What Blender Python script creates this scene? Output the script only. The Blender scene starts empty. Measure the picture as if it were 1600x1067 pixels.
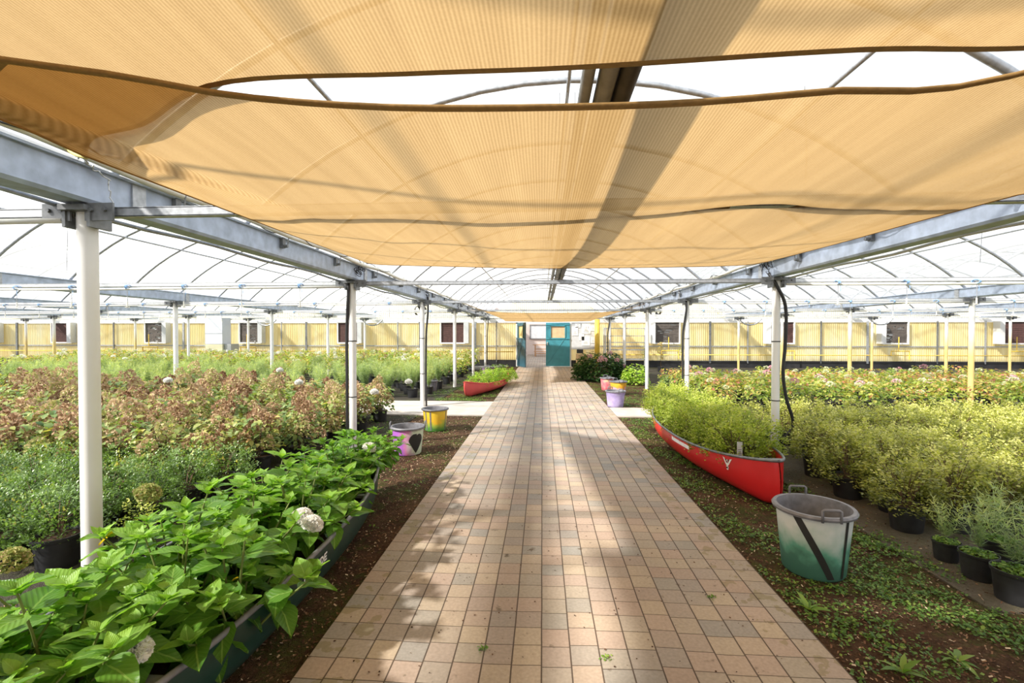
import bpy, math, random
import numpy as np
from mathutils import Vector, Matrix
random.seed(7); rng = np.random.default_rng(7)
S = bpy.context.scene; COL = S.collection
PI = math.pi
def V(*a): return Vector(a)

# ------------------------------------------------------------------ camera
cam_d = bpy.data.cameras.new('camera'); cam = bpy.data.objects.new('camera', cam_d); COL.objects.link(cam)
cam_d.sensor_width = 36; cam_d.lens = 36 * 740 / 1600; cam_d.clip_end = 500; cam_d.clip_start = 0.05
cam.location = (0, 0, 1.6)
cam.rotation_euler = (PI / 2 - math.radians(0.927), 0, math.radians(3.673))
S.camera = cam
# ------------------------------------------------------------------ world, sun, exposure
S.view_settings.view_transform = 'Standard'; S.view_settings.look = 'None'
S.view_settings.exposure = 0.0; S.view_settings.gamma = 1.0; S.view_settings.use_curve_mapping = False
try:
    S.cycles.max_bounces = 7; S.cycles.diffuse_bounces = 4; S.cycles.glossy_bounces = 2
    S.cycles.transmission_bounces = 4; S.cycles.transparent_max_bounces = 20
    S.cycles.sample_clamp_indirect = 6; S.cycles.caustics_reflective = False; S.cycles.caustics_refractive = False
except Exception: pass
W = bpy.data.worlds.new('world'); S.world = W; W.use_nodes = True
wn = W.node_tree; wn.nodes.clear()
_o = wn.nodes.new('ShaderNodeOutputWorld'); _b = wn.nodes.new('ShaderNodeBackground'); _r = wn.nodes.new('ShaderNodeValToRGB')
_t = wn.nodes.new('ShaderNodeTexCoord'); _s = wn.nodes.new('ShaderNodeSeparateXYZ'); _m = wn.nodes.new('ShaderNodeMix'); _m.data_type = 'RGBA'
_nz = wn.nodes.new('ShaderNodeTexNoise'); _nz.inputs['Scale'].default_value = 2.2; _nz.inputs['Detail'].default_value = 5
_r2 = wn.nodes.new('ShaderNodeValToRGB')
_r.color_ramp.elements[0].color = (1.0, 1.0, 0.98, 1); _r.color_ramp.elements[1].color = (0.74, 0.87, 1.0, 1); _r.color_ramp.elements[1].position = 0.8
_r2.color_ramp.elements[0].position = 0.40; _r2.color_ramp.elements[1].position = 0.62
wn.links.new(_t.outputs['Generated'], _s.inputs[0]); wn.links.new(_s.outputs['Z'], _r.inputs[0])
wn.links.new(_t.outputs['Generated'], _nz.inputs['Vector']); wn.links.new(_nz.outputs[0], _r2.inputs[0])
wn.links.new(_r2.outputs[0], _m.inputs['Factor']); wn.links.new(_r.outputs[0], _m.inputs['A']); _m.inputs['B'].default_value = (1.0, 1.0, 1.0, 1)
wn.links.new(_m.outputs['Result'], _b.inputs[0]); wn.links.new(_b.outputs[0], _o.inputs[0])
_b.inputs['Strength'].default_value = 1.3
sun_d = bpy.data.lights.new('sun', 'SUN'); sun = bpy.data.objects.new('sun', sun_d); COL.objects.link(sun)
sun_d.energy = 9.8; sun_d.angle = math.radians(2.6); sun_d.color = (1.0, 0.93, 0.82)
sun.rotation_euler = Vector((1.0, 0.70, -1.0)).to_track_quat('-Z', 'Y').to_euler()

# ------------------------------------------------------------------ materials
MATS = {}
class NT:
    def __init__(s, name):
        s.m = bpy.data.materials.new(name); s.m.use_nodes = True; s.t = s.m.node_tree; s.t.nodes.clear()
        s.out = s.n('OutputMaterial'); MATS[name] = s.m
    def n(s, typ, **kw):
        nd = s.t.nodes.new('ShaderNode' + typ)
        for k, v in kw.items():
            if k in nd.inputs: nd.inputs[k].default_value = v
            else: setattr(nd, k, v)
        return nd
    def l(s, a, b): s.t.links.new(a, b)
    def noise(s, scale, detail=3, co='Object', vec=None):
        nz = s.n('TexNoise', Scale=scale, Detail=detail)
        if vec is None:
            tc = s.n('TexCoord'); s.l(tc.outputs[co], nz.inputs['Vector'])
        else: s.l(vec, nz.inputs['Vector'])
        return nz.outputs[0]
    def ramp(s, fac, stops):
        r = s.n('ValToRGB'); el = r.color_ramp.elements
        while len(el) < len(stops): el.new(0.5)
        for e, (p, c) in zip(el, stops): e.position = p; e.color = (*c, 1) if len(c) == 3 else c
        s.l(fac, r.inputs[0]); return r.outputs[0]
    def math(s, op, a, b=None, c=None):
        m = s.n('Math', operation=op)
        for i, v in enumerate((a, b, c)):
            if v is None: continue
            if isinstance(v, (int, float)): m.inputs[i].default_value = v
            else: s.l(v, m.inputs[i])
        return m.outputs[0]
    def mix(s, f, a, b, blend='MIX'):
        m = s.n('Mix', data_type='RGBA', blend_type=blend)
        for k, v in (('Factor', f), ('A', a), ('B', b)):
            if isinstance(v, (int, float)): m.inputs[k].default_value = v
            elif isinstance(v, tuple): m.inputs[k].default_value = (*v, 1)
            else: s.l(v, m.inputs[k])
        return m.outputs['Result']
    def bsdf(s, col, rough=0.6, metal=0.0, bump=None, bs=0.3, spec=0.5, bd=0.01):
        p = s.n('BsdfPrincipled', Roughness=rough, Metallic=metal)
        if 'Specular IOR Level' in p.inputs: p.inputs['Specular IOR Level'].default_value = spec
        if isinstance(col, tuple): p.inputs['Base Color'].default_value = (*col, 1)
        else: s.l(col, p.inputs['Base Color'])
        if bump is not None:
            b = s.n('Bump', Strength=bs, Distance=bd); s.l(bump, b.inputs['Height']); s.l(b.outputs[0], p.inputs['Normal'])
        return p.outputs[0]
    def done(s, sh): s.l(sh, s.out.inputs[0]); return s.m
def mixsh(t, f, a, b):
    m = t.n('MixShader')
    if isinstance(f, (int, float)): m.inputs[0].default_value = f
    else: t.l(f, m.inputs[0])
    t.l(a, m.inputs[1]); t.l(b, m.inputs[2]); return m.outputs[0]
def plain(name, col, rough=0.6, metal=0.0, var=0.15, scale=6, spec=0.5, bs=0.1):
    t = NT(name); nz = t.noise(scale, 4)
    c = t.ramp(nz, [(0.3, tuple(x * (1 - var) for x in col)), (0.7, tuple(min(1, x * (1 + var)) for x in col))])
    return t.done(t.bsdf(c, rough, metal, nz, bs, spec))
plain('white_paint', (0.80, 0.80, 0.79), 0.35, var=0.04, scale=3)
plain('pvc', (0.80, 0.79, 0.72), 0.35, var=0.08, scale=8)
plain('galv', (0.40, 0.42, 0.45), 0.45, 0.55, var=0.22, scale=25)
plain('galv_dark', (0.20, 0.21, 0.22), 0.5, 0.5, var=0.25, scale=20)
plain('galv_light', (0.62, 0.64, 0.66), 0.4, 0.3, var=0.12, scale=30)
plain('gutter_steel', (0.42, 0.49, 0.62), 0.5, 0.35, var=0.20, scale=9)
plain('black_plastic', (0.022, 0.023, 0.026), 0.45, var=0.35, scale=14)
plain('black_rubber', (0.02, 0.02, 0.022), 0.55, var=0.2)
plain('duct_dark', (0.07, 0.068, 0.065), 0.45, 0.5, var=0.3, scale=12)
plain('duct_grey', (0.26, 0.27, 0.27), 0.45, 0.6, var=0.25, scale=12)
plain('grey_rim', (0.17, 0.17, 0.19), 0.5, var=0.25, scale=20)
plain('soil', (0.045, 0.028, 0.018), 0.95, var=0.5, scale=60, spec=0.1, bs=0.6)
plain('stem_green', (0.16, 0.20, 0.05), 0.6, var=0.2)
plain('stem_brown', (0.12, 0.075, 0.04), 0.7, var=0.3, scale=20)
plain('teal', (0.05, 0.26, 0.33), 0.4, var=0.12, scale=4)
plain('teal_dark', (0.035, 0.10, 0.135), 0.45, var=0.15, scale=4)
plain('rope', (0.45, 0.44, 0.40), 0.8, var=0.2, scale=50)
plain('blue_cord', (0.25, 0.45, 0.78), 0.6, var=0.15, scale=50)
plain('louver_brown', (0.075, 0.032, 0.028), 0.6, var=0.3, scale=10)
plain('louver_grey', (0.10, 0.085, 0.075), 0.6, var=0.3, scale=10)
plain('yellow_paint', (0.80, 0.55, 0.08), 0.45, var=0.1)
plain('wood', (0.40, 0.23, 0.12), 0.6, var=0.2, scale=5)
plain('plywood', (0.62, 0.44, 0.26), 0.6, var=0.15, scale=6)
plain('pink_wall', (0.62, 0.53, 0.49), 0.7, var=0.05, scale=3)
plain('paper', (0.80, 0.81, 0.82), 0.7, var=0.04, scale=30)
plain('board_grey', (0.55, 0.57, 0.60), 0.7, var=0.10, scale=6)
plain('ink', (0.12, 0.12, 0.13), 0.7, var=0.1)
plain('cabinet_grey', (0.62, 0.66, 0.74), 0.5, var=0.04, scale=3)
plain('cabinet_cream', (0.62, 0.60, 0.42), 0.5, var=0.06, scale=3)
plain('concrete_strip', (0.50, 0.44, 0.38), 0.85, var=0.12, scale=4)
plain('red_hull', (0.62, 0.018, 0.022), 0.32, var=0.10, scale=2)
plain('far_red_hull', (0.60, 0.075, 0.07), 0.5, var=0.12, scale=2)
plain('green_hull', (0.012, 0.045, 0.036), 0.35, var=0.2, scale=3)
plain('white_mark', (0.85, 0.85, 0.85), 0.5, var=0.03)
plain('mark_black', (0.02, 0.02, 0.02), 0.5, var=0.1)
plain('base_black', (0.018, 0.018, 0.02), 0.7, var=0.4, scale=3)
plain('glass_dark', (0.03, 0.035, 0.04), 0.15, var=0.2)
plain('cord_yellow', (0.62, 0.56, 0.20), 0.8, var=0.2, scale=40)

def stain_post():
    t = NT('stained_post'); tc = t.n('TexCoord'); sp = t.n('SeparateXYZ'); t.l(tc.outputs['Object'], sp.inputs[0])
    nz = t.noise(3, 4); h = t.math('ADD', sp.outputs['Z'], t.math('MULTIPLY', nz, 0.5))
    c = t.ramp(t.math('DIVIDE', h, 2.4), [(0.60, (0.70, 0.52, 0.20)), (0.86, (0.80, 0.80, 0.78))])
    return t.done(t.bsdf(c, 0.4))
stain_post()
def film():
    t = NT('poly_film'); lw = t.n('LayerWeight', Blend=0.5)
    f = t.math('POWER', lw.outputs['Facing'], 1.6)
    tr = t.n('BsdfTransparent', Color=(0.97, 0.98, 1, 1))
    tl = t.n('BsdfTranslucent', Color=(0.93, 0.95, 0.97, 1)); df = t.n('BsdfDiffuse', Color=(0.85, 0.87, 0.9, 1))
    body = mixsh(t, 0.25, tl.outputs[0], df.outputs[0])
    nz = t.noise(1.3, 4)
    amt = t.math('ADD', t.math('MULTIPLY', f, 0.62), t.math('MULTIPLY', nz, 0.16))
    t.done(mixsh(t, amt, tr.outputs[0], body))
film()
def cloth():
    t = NT('shade_fabric'); tc = t.n('TexCoord'); sp = t.n('SeparateXYZ'); t.l(tc.outputs['Object'], sp.inputs[0])
    rib = t.math('SINE', t.math('MULTIPLY', sp.outputs['X'], 2 * PI / 0.011))
    rib = t.math('MULTIPLY_ADD', rib, 0.5, 0.5)
    mp = t.n('Mapping'); mp.inputs['Scale'].default_value = (14, 0.9, 1); t.l(tc.outputs['Object'], mp.inputs[0])
    st = t.noise(1.0, 4, vec=mp.outputs[0]); fine = t.noise(130, 2)
    a = t.math('MULTIPLY_ADD', rib, 0.40, t.math('MULTIPLY_ADD', st, 0.55, t.math('MULTIPLY', fine, 0.30)))
    c = t.ramp(a, [(0.25, (0.32, 0.195, 0.075)), (0.95, (0.525, 0.35, 0.158))])
    tl = t.n('BsdfTranslucent'); t.l(c, tl.inputs[0]); df = t.n('BsdfDiffuse'); t.l(c, df.inputs[0])
    tr = t.n('BsdfTransparent', Color=(1.0, 0.86, 0.62, 1))
    t.done(mixsh(t, 0.05, mixsh(t, 0.30, tl.outputs[0], df.outputs[0]), tr.outputs[0]))
cloth()
plain('fabric_hem', (0.34, 0.20, 0.065), 0.8, var=0.15, scale=60)
def wall_mat():
    t = NT('corrugated_yellow'); tc = t.n('TexCoord'); sp = t.n('SeparateXYZ'); t.l(tc.outputs['Object'], sp.inputs[0])
    nz = t.noise(0.55, 5); mp = t.n('Mapping'); mp.inputs['Scale'].default_value = (3.0, 1, 0.35); t.l(tc.outputs['Object'], mp.inputs[0])
    st = t.noise(1.2, 4, vec=mp.outputs[0]); a = t.math('MULTIPLY_ADD', st, 0.6, t.math('MULTIPLY', nz, 0.4))
    c = t.ramp(a, [(0.32, (0.80, 0.62, 0.24)), (0.5, (0.92, 0.78, 0.40)), (0.68, (0.95, 0.88, 0.60))])
    tl = t.n('BsdfTranslucent'); t.l(c, tl.inputs[0]); t.done(mixsh(t, 0.5, t.bsdf(c, 0.4), tl.outputs[0]))
wall_mat()
plain('gable_panel', (0.92, 0.88, 0.68), 0.5, var=0.05, scale=1)
def paver_mat():
    w = 0.1445
    t = NT('pavers'); tc = t.n('TexCoord'); sp = t.n('SeparateXYZ'); t.l(tc.outputs['Object'], sp.inputs[0])
    u = t.math('DIVIDE', sp.outputs['X'], w); ci = t.math('FLOOR', u)
    wj = t.n('TexWhiteNoise', noise_dimensions='1D'); t.l(ci, wj.inputs['W'])
    slow = t.n('TexNoise', noise_dimensions='2D', Scale=0.6, Detail=1); t.l(tc.outputs['Object'], slow.inputs['Vector'])
    v = t.math('ADD', t.math('DIVIDE', sp.outputs['Y'], w), t.math('ADD', t.math('MULTIPLY', wj.outputs['Value'], 0.22), t.math('MULTIPLY', slow.outputs[0], 0.6)))
    ri = t.math('FLOOR', v); cb = t.n('CombineXYZ'); t.l(ci, cb.inputs[0]); t.l(ri, cb.inputs[1])
    wn_ = t.n('TexWhiteNoise', noise_dimensions='2D'); t.l(cb.outputs[0], wn_.inputs['Vector'])
    def edge(x, wd):
        f = t.math('FRACT', x); d = t.math('MINIMUM', f, t.math('SUBTRACT', 1.0, f)); return t.math('LESS_THAN', d, wd)
    wob = t.math('MULTIPLY', t.noise(3, 2), 0.035)
    ju = edge(t.math('ADD', u, wob), 0.026); jv = edge(t.math('ADD', v, wob), 0.017)
    c = t.ramp(wn_.outputs['Value'], [(0.0, (0.375, 0.29, 0.235)), (0.25, (0.33, 0.29, 0.25)), (0.45, (0.41, 0.335, 0.255)), (0.62, (0.39, 0.305, 0.25)), (0.8, (0.275, 0.265, 0.245)), (1.0, (0.43, 0.35, 0.26))])
    n1 = t.noise(60, 4); n2 = t.noise(1.1, 4); n3 = t.noise(9, 5)
    c = t.mix(0.6, c, t.ramp(n1, [(0.3, (0.80, 0.80, 0.80)), (0.7, (1.15, 1.15, 1.15))]), 'MULTIPLY')
    c = t.mix(0.55, c, t.ramp(n2, [(0.35, (0.82, 0.80, 0.78)), (0.65, (1.18, 1.16, 1.12))]), 'MULTIPLY')
    c = t.mix(t.ramp(n3, [(0.66, (0, 0, 0)), (0.74, (1, 1, 1))]), c, (0.13, 0.10, 0.07))
    # mossy gaps and dirt near the borders
    ax = t.math('ABSOLUTE', t.math('SUBTRACT', sp.outputs['X'], 0.1445))
    rim = t.math('MULTIPLY', t.math('GREATER_THAN', ax, 1.0), t.math('GREATER_THAN', t.noise(7, 4), 0.58))
    c = t.mix(t.math('MULTIPLY', rim, 0.45), c, (0.20, 0.17, 0.06))
    j = t.math('MAXIMUM', ju, jv); c = t.mix(t.math('MULTIPLY', j, 0.88), c, (0.06, 0.04, 0.028))
    h = t.math('SUBTRACT', t.math('MULTIPLY', n1, 0.25), j)
    t.done(t.bsdf(c, 0.8, 0, h, 0.5, 0.25, 0.006))
paver_mat()
def ground_mat(name, stops, scale=3.0, green=0.0):
    t = NT(name); a = t.noise(scale, 6); b = t.noise(45, 5); d = t.noise(160, 3)
    c = t.ramp(t.math('MULTIPLY_ADD', a, 0.45, t.math('MULTIPLY_ADD', b, 0.35, t.math('MULTIPLY', d, 0.2))), stops)
    if green:
        g = t.ramp(t.math('MULTIPLY_ADD', t.noise(1.4, 5), 0.6, t.math('MULTIPLY', t.noise(18, 4), 0.4)), [(0.48, (0, 0, 0)), (0.60, (green,) * 3)])
        c = t.mix(g, c, t.ramp(t.noise(90, 3), [(0.3, (0.035, 0.06, 0.015)), (0.7, (0.12, 0.19, 0.035))]))
    t.done(t.bsdf(c, 0.95, 0, t.math('ADD', b, d), 0.9, 0.1, 0.02))
ground_mat('earth', [(0.30, (0.028, 0.016, 0.010)), (0.5, (0.085, 0.048, 0.028)), (0.70, (0.20, 0.12, 0.07))], green=0.5)
ground_mat('ground_fabric', [(0.3, (0.035, 0.030, 0.026)), (0.6, (0.09, 0.08, 0.065)), (0.75, (0.15, 0.12, 0.08))], green=0.25)
ground_mat('pale_gravel', [(0.3, (0.10, 0.085, 0.065)), (0.6, (0.20, 0.17, 0.13)), (0.75, (0.3, 0.26, 0.2))], green=0.15)

def leafmat(name, stops, trans=0.4, rough=0.45, spec=0.4, vein=False, leafy=True, var=.24):
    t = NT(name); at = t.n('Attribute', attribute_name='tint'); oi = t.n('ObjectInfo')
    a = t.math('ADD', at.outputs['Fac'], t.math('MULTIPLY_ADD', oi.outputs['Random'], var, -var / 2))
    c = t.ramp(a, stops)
    bump = None
    if vein:
        va = t.n('Attribute', attribute_name='leafuv'); sp = t.n('SeparateXYZ'); t.l(va.outputs['Vector'], sp.inputs[0])
        ay = t.math('ABSOLUTE', sp.outputs['Y'])
        mid = t.math('LESS_THAN', ay, 0.05)
        side = t.math('SINE', t.math('MULTIPLY', t.math('SUBTRACT', sp.outputs['X'], t.math('MULTIPLY', ay, 0.45)), 50.0))
        sv = t.math('GREATER_THAN', side, 0.86)
        ln = t.math('MAXIMUM', t.math('MULTIPLY', mid, 0.40), t.math('MULTIPLY', sv, 0.08))
        c = t.mix(ln, c, (0.42, 0.62, 0.16)); bump = t.math('MULTIPLY', side, -1.0)
    p = t.bsdf(c, rough, 0, bump, 0.2, spec, 0.003)
    tc = t.mix(0.5, c, (1.0, 1.0, 0.35), 'MULTIPLY'); tc = t.mix(1.0, tc, (1.5, 1.6, 1.0), 'MULTIPLY')
    tl = t.n('BsdfTranslucent'); t.l(tc if leafy else c, tl.inputs[0])
    t.done(mixsh(t, trans, p, tl.outputs[0]))
leafmat('leaf_hydrangea', [(0.0, (0.045, 0.13, 0.018)), (0.45, (0.11, 0.26, 0.03)), (1.0, (0.30, 0.50, 0.075))], 0.38, 0.42, 0.35, True)
leafmat('leaf_yellowing', [(0.0, (0.5, 0.36, 0.03)), (1.0, (0.75, 0.5, 0.05))], 0.35)
leafmat('leaf_autumn', [(0.0, (0.09, 0.17, 0.06)), (0.45, (0.24, 0.33, 0.11)), (0.8, (0.50, 0.48, 0.15)), (1.0, (0.58, 0.36, 0.14))], 0.35)
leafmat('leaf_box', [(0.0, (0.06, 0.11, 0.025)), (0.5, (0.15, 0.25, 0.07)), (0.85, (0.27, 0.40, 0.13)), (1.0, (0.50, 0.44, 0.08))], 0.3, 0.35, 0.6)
leafmat('leaf_fern', [(0.0, (0.13, 0.20, 0.12)), (0.55, (0.34, 0.43, 0.24)), (1.0, (0.60, 0.62, 0.28))], 0.45)
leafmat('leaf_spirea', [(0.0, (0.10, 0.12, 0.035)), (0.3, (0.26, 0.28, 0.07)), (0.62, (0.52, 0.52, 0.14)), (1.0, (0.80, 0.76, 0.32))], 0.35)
leafmat('leaf_canoe', [(0.0, (0.14, 0.20, 0.03)), (0.5, (0.38, 0.45, 0.08)), (1.0, (0.66, 0.66, 0.19))], 0.42)
leafmat('leaf_bright', [(0.0, (0.14, 0.26, 0.03)), (0.5, (0.34, 0.50, 0.07)), (1.0, (0.60, 0.70, 0.18))], 0.42)
leafmat('leaf_mixed', [(0.0, (0.10, 0.20, 0.035)), (0.45, (0.26, 0.36, 0.07)), (0.75, (0.50, 0.48, 0.12)), (0.9, (0.55, 0.30, 0.12)), (1.0, (0.50, 0.18, 0.14))], 0.4)
leafmat('leaf_dark', [(0.0, (0.02, 0.055, 0.018)), (0.7, (0.05, 0.12, 0.03)), (1.0, (0.12, 0.22, 0.05))], 0.3)
leafmat('leaf_weed', [(0.0, (0.05, 0.11, 0.02)), (0.6, (0.12, 0.24, 0.04)), (1.0, (0.28, 0.40, 0.08))], 0.35)
leafmat('petal_brown', [(0.0, (0.28, 0.16, 0.09)), (0.3, (0.56, 0.38, 0.25)), (0.52, (0.70, 0.54, 0.36)), (0.74, (0.52, 0.48, 0.19)), (1.0, (0.34, 0.40, 0.13))], 0.25, 0.7, 0.1, leafy=False, var=.75)
leafmat('petal_white', [(0.0, (0.84, 0.83, 0.76)), (1.0, (0.93, 0.93, 0.90))], 0.25, 0.7, 0.1, leafy=False, var=0.1)
leafmat('petal_cream', [(0.0, (0.55, 0.60, 0.32)), (1.0, (0.85, 0.84, 0.62))], 0.25, 0.7, 0.1, leafy=False, var=0.3)
leafmat('petal_pink', [(0.0, (0.60, 0.25, 0.32)), (1.0, (0.80, 0.55, 0.58))], 0.25, 0.7, 0.1, leafy=False, var=0.3)
leafmat('chips', [(0.0, (0.04, 0.020, 0.013)), (0.55, (0.17, 0.09, 0.055)), (0.9, (0.32, 0.20, 0.12)), (1.0, (0.62, 0.5, 0.36))], 0.0, 0.9, 0.1, leafy=False)

def bucket_mat(name, kind):
    t = NT(name); tc = t.n('TexCoord'); sp = t.n('SeparateXYZ'); t.l(tc.outputs['Object'], sp.inputs[0])
    n = t.noise(7, 3); n2 = t.noise(22, 3); z = sp.outputs['Z']
    if kind == 'greenwhite':
        a = t.math('ADD', t.math('MULTIPLY', z, 2.2), t.math('MULTIPLY_ADD', n, 0.75, -0.42))
        c = t.ramp(a, [(0.22, (0.055, 0.16, 0.115)), (0.34, (0.10, 0.30, 0.21)), (0.52, (0.38, 0.49, 0.44)), (0.75, (0.60, 0.63, 0.61))])
    elif kind == 'violetheart':
        a = t.math('ADD', t.math('MULTIPLY', sp.outputs['X'], 2.0), t.math('MULTIPLY_ADD', n, 0.6, 0.15))
        c = t.ramp(a, [(0.36, (0.40, 0.13, 0.54)), (0.54, (0.62, 0.22, 0.45)), (0.66, (0.60, 0.50, 0.55)), (0.76, (0.62, 0.72, 0.55))])
        c = t.mix(t.ramp(t.math('MULTIPLY_ADD', n2, 0.1, z), [(0.36, (0, 0, 0)), (0.43, (1, 1, 1))]), c, (0.22, 0.10, 0.18))
    elif kind == 'yellow':
        a = t.math('ADD', t.math('MULTIPLY', z, 2.4), t.math('MULTIPLY_ADD', n, 0.5, -0.25))
        c = t.ramp(a, [(0.12, (0.10, 0.30, 0.06)), (0.28, (0.35, 0.45, 0.06)), (0.42, (0.85, 0.52, 0.03)), (0.8, (0.90, 0.62, 0.05))])
    elif kind == 'purple':
        c = t.ramp(t.math('ADD', t.math('MULTIPLY', z, 0.8), t.math('MULTIPLY', n, 0.7)), [(0.3, (0.50, 0.42, 0.70)), (0.6, (0.30, 0.24, 0.46)), (0.8, (0.24, 0.22, 0.30))])
    elif kind == 'orange':
        a = t.math('ADD', t.math('MULTIPLY', z, 2.4), t.math('MULTIPLY_ADD', n, 0.8, -0.4))
        c = t.ramp(a, [(0.18, (0.42, 0.26, 0.60)), (0.34, (0.62, 0.34, 0.45)), (0.48, (0.85, 0.35, 0.04)), (0.85, (0.90, 0.55, 0.05))])
    elif kind == 'pink':
        c = t.ramp(n, [(0.35, (0.58, 0.10, 0.14)), (0.55, (0.62, 0.22, 0.24)), (0.7, (0.70, 0.50, 0.30))])
    else:
        c = t.ramp(n, [(0.35, (0.20, 0.10, 0.22)), (0.7, (0.32, 0.20, 0.34))])
    t.done(t.bsdf(c, 0.5, 0, n2, 0.1))
for k in ('greenwhite', 'violetheart', 'yellow', 'purple', 'orange', 'pink', 'mauve'): bucket_mat('tub_' + k, k)

# ------------------------------------------------------------------ mesh helpers
class MB:
    def __init__(s): s.v = []; s.f = []
    def box(s, c, d, rz=0.0):
        cx, cy, cz = c; x, y, z = d[0] / 2, d[1] / 2, d[2] / 2; b = len(s.v); co, si = math.cos(rz), math.sin(rz)
        for sx, sy, sz in ((-1, -1, -1), (1, -1, -1), (1, 1, -1), (-1, 1, -1), (-1, -1, 1), (1, -1, 1), (1, 1, 1), (-1, 1, 1)):
            px, py = sx * x, sy * y; s.v.append((cx + px * co - py * si, cy + px * si + py * co, cz + sz * z))
        s.f += [tuple(b + i for i in q) for q in ((0, 3, 2, 1), (4, 5, 6, 7), (0, 1, 5, 4), (1, 2, 6, 5), (2, 3, 7, 6), (3, 0, 4, 7))]; return s
    def tube(s, pts, r, n=8, cap=True):
        pts = [Vector(p) for p in pts]; b = len(s.v); up = None
        rr = r if isinstance(r, (list, tuple)) else [r] * len(pts)
        for i, p in enumerate(pts):
            d = (pts[min(i + 1, len(pts) - 1)] - pts[max(i - 1, 0)])
            d = d.normalized() if d.length > 1e-9 else Vector((0, 0, 1))
            if up is None: up = d.orthogonal().normalized()
            up = (up - d * up.dot(d)); up = up.normalized() if up.length > 1e-6 else d.orthogonal().normalized()
            sd = d.cross(up)
            for k in range(n):
                a = 2 * PI * k / n; s.v.append(tuple(p + (up * math.cos(a) + sd * math.sin(a)) * rr[i]))
        for i in range(len(pts) - 1):
            for k in range(n):
                k2 = (k + 1) % n; s.f.append((b + i * n + k, b + i * n + k2, b + (i + 1) * n + k2, b + (i + 1) * n + k))
        if cap:
            s.f.append(tuple(b + k for k in range(n))[::-1]); e = b + (len(pts) - 1) * n; s.f.append(tuple(e + k for k in range(n)))
        return s
    def lathe(s, prof, n=24, c=(0, 0, 0), close=False, sy=1.0):
        b = len(s.v)
        for r, z in prof:
            for k in range(n):
                a = 2 * PI * k / n; s.v.append((c[0] + r * math.cos(a), c[1] + sy * r * math.sin(a), c[2] + z))
        for i in range(len(prof) - 1):
            for k in range(n):
                k2 = (k + 1) % n; s.f.append((b + i * n + k, b + i * n + k2, b + (i + 1) * n + k2, b + (i + 1) * n + k))
        if close:
            s.f.append(tuple(b + k for k in range(n))[::-1]); e = b + (len(prof) - 1) * n; s.f.append(tuple(e + k for k in range(n)))
        return s
    def quad(s, *p): b = len(s.v); s.v += [tuple(q) for q in p]; s.f.append(tuple(range(b, b + len(p)))); return s
    def grid(s, P):
        b = len(s.v); h = len(P); w = len(P[0])
        for row in P: s.v += [tuple(q) for q in row]
        for i in range(h - 1):
            for j in range(w - 1): s.f.append((b + i * w + j, b + i * w + j + 1, b + (i + 1) * w + j + 1, b + (i + 1) * w + j))
        return s
    def mesh(s, name, mat, smooth=False):
        me = bpy.data.meshes.new(name); me.from_pydata(s.v, [], s.f); me.materials.append(MATS[mat])
        if smooth: me.polygons.foreach_set('use_smooth', [True] * len(me.polygons))
        me.update(); return me
    def build(s, name, mat, parent=None, smooth=False):
        return link(name, s.mesh(name, mat, smooth), parent)
def link(name, me, parent=None, loc=None, rz=None):
    o = bpy.data.objects.new(name, me); COL.objects.link(o)
    if parent is not None: o.parent = parent
    if loc is not None: o.location = loc
    if rz is not None: o.rotation_euler = (0, 0, rz)
    return o
def smooth_angle(o, deg=40):
    me = o.data; me.polygons.foreach_set('use_smooth', [True] * len(me.polygons))
    try: me.set_sharp_from_angle(angle=math.radians(deg))
    except Exception: pass
    return o
def tag(o, label, cat, group=None, kind=None):
    o['label'] = label; o['category'] = cat
    if group: o['group'] = group
    if kind: o['kind'] = kind
    return o
def thing(name, label, cat, loc=(0, 0, 0), rz=0.0, group=None):
    o = bpy.data.objects.new(name, None); COL.objects.link(o); o.location = loc; o.rotation_euler = (0, 0, rz)
    o.empty_display_size = 0.1; return tag(o, label, cat, group)
def struct(name, mb, mat, smooth=False, label=None, cat=None):
    o = mb.build(name, mat, None, smooth); o['kind'] = 'structure'
    if label: o['label'] = label; o['category'] = cat
    return o
def dup(root, loc, rz=0.0, sc=1.0, label=None, group=None):
    r = root.copy(); COL.objects.link(r); r.location = loc; r.rotation_euler = (0, 0, rz)
    r.scale = (sc, sc, sc) if not isinstance(sc, tuple) else sc
    if label: r['label'] = label
    if group: r['group'] = group
    for ch in root.children:
        c = ch.copy(); COL.objects.link(c); c.parent = r
        for g in ch.children:
            d = g.copy(); COL.objects.link(d); d.parent = c
    return r
ONE = ['', 'first', 'second', 'third', 'fourth', 'fifth', 'sixth', 'seventh', 'eighth', 'ninth', 'tenth', 'eleventh', 'twelfth', 'thirteenth',
       'fourteenth', 'fifteenth', 'sixteenth', 'seventeenth', 'eighteenth', 'nineteenth']
def nth(n):
    if n < 20: return ONE[n]
    T = {2: ('twentieth', 'twenty'), 3: ('thirtieth', 'thirty'), 4: ('fortieth', 'forty')}[n // 10]
    return T[0] if n % 10 == 0 else T[1] + '-' + ONE[n % 10]

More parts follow.
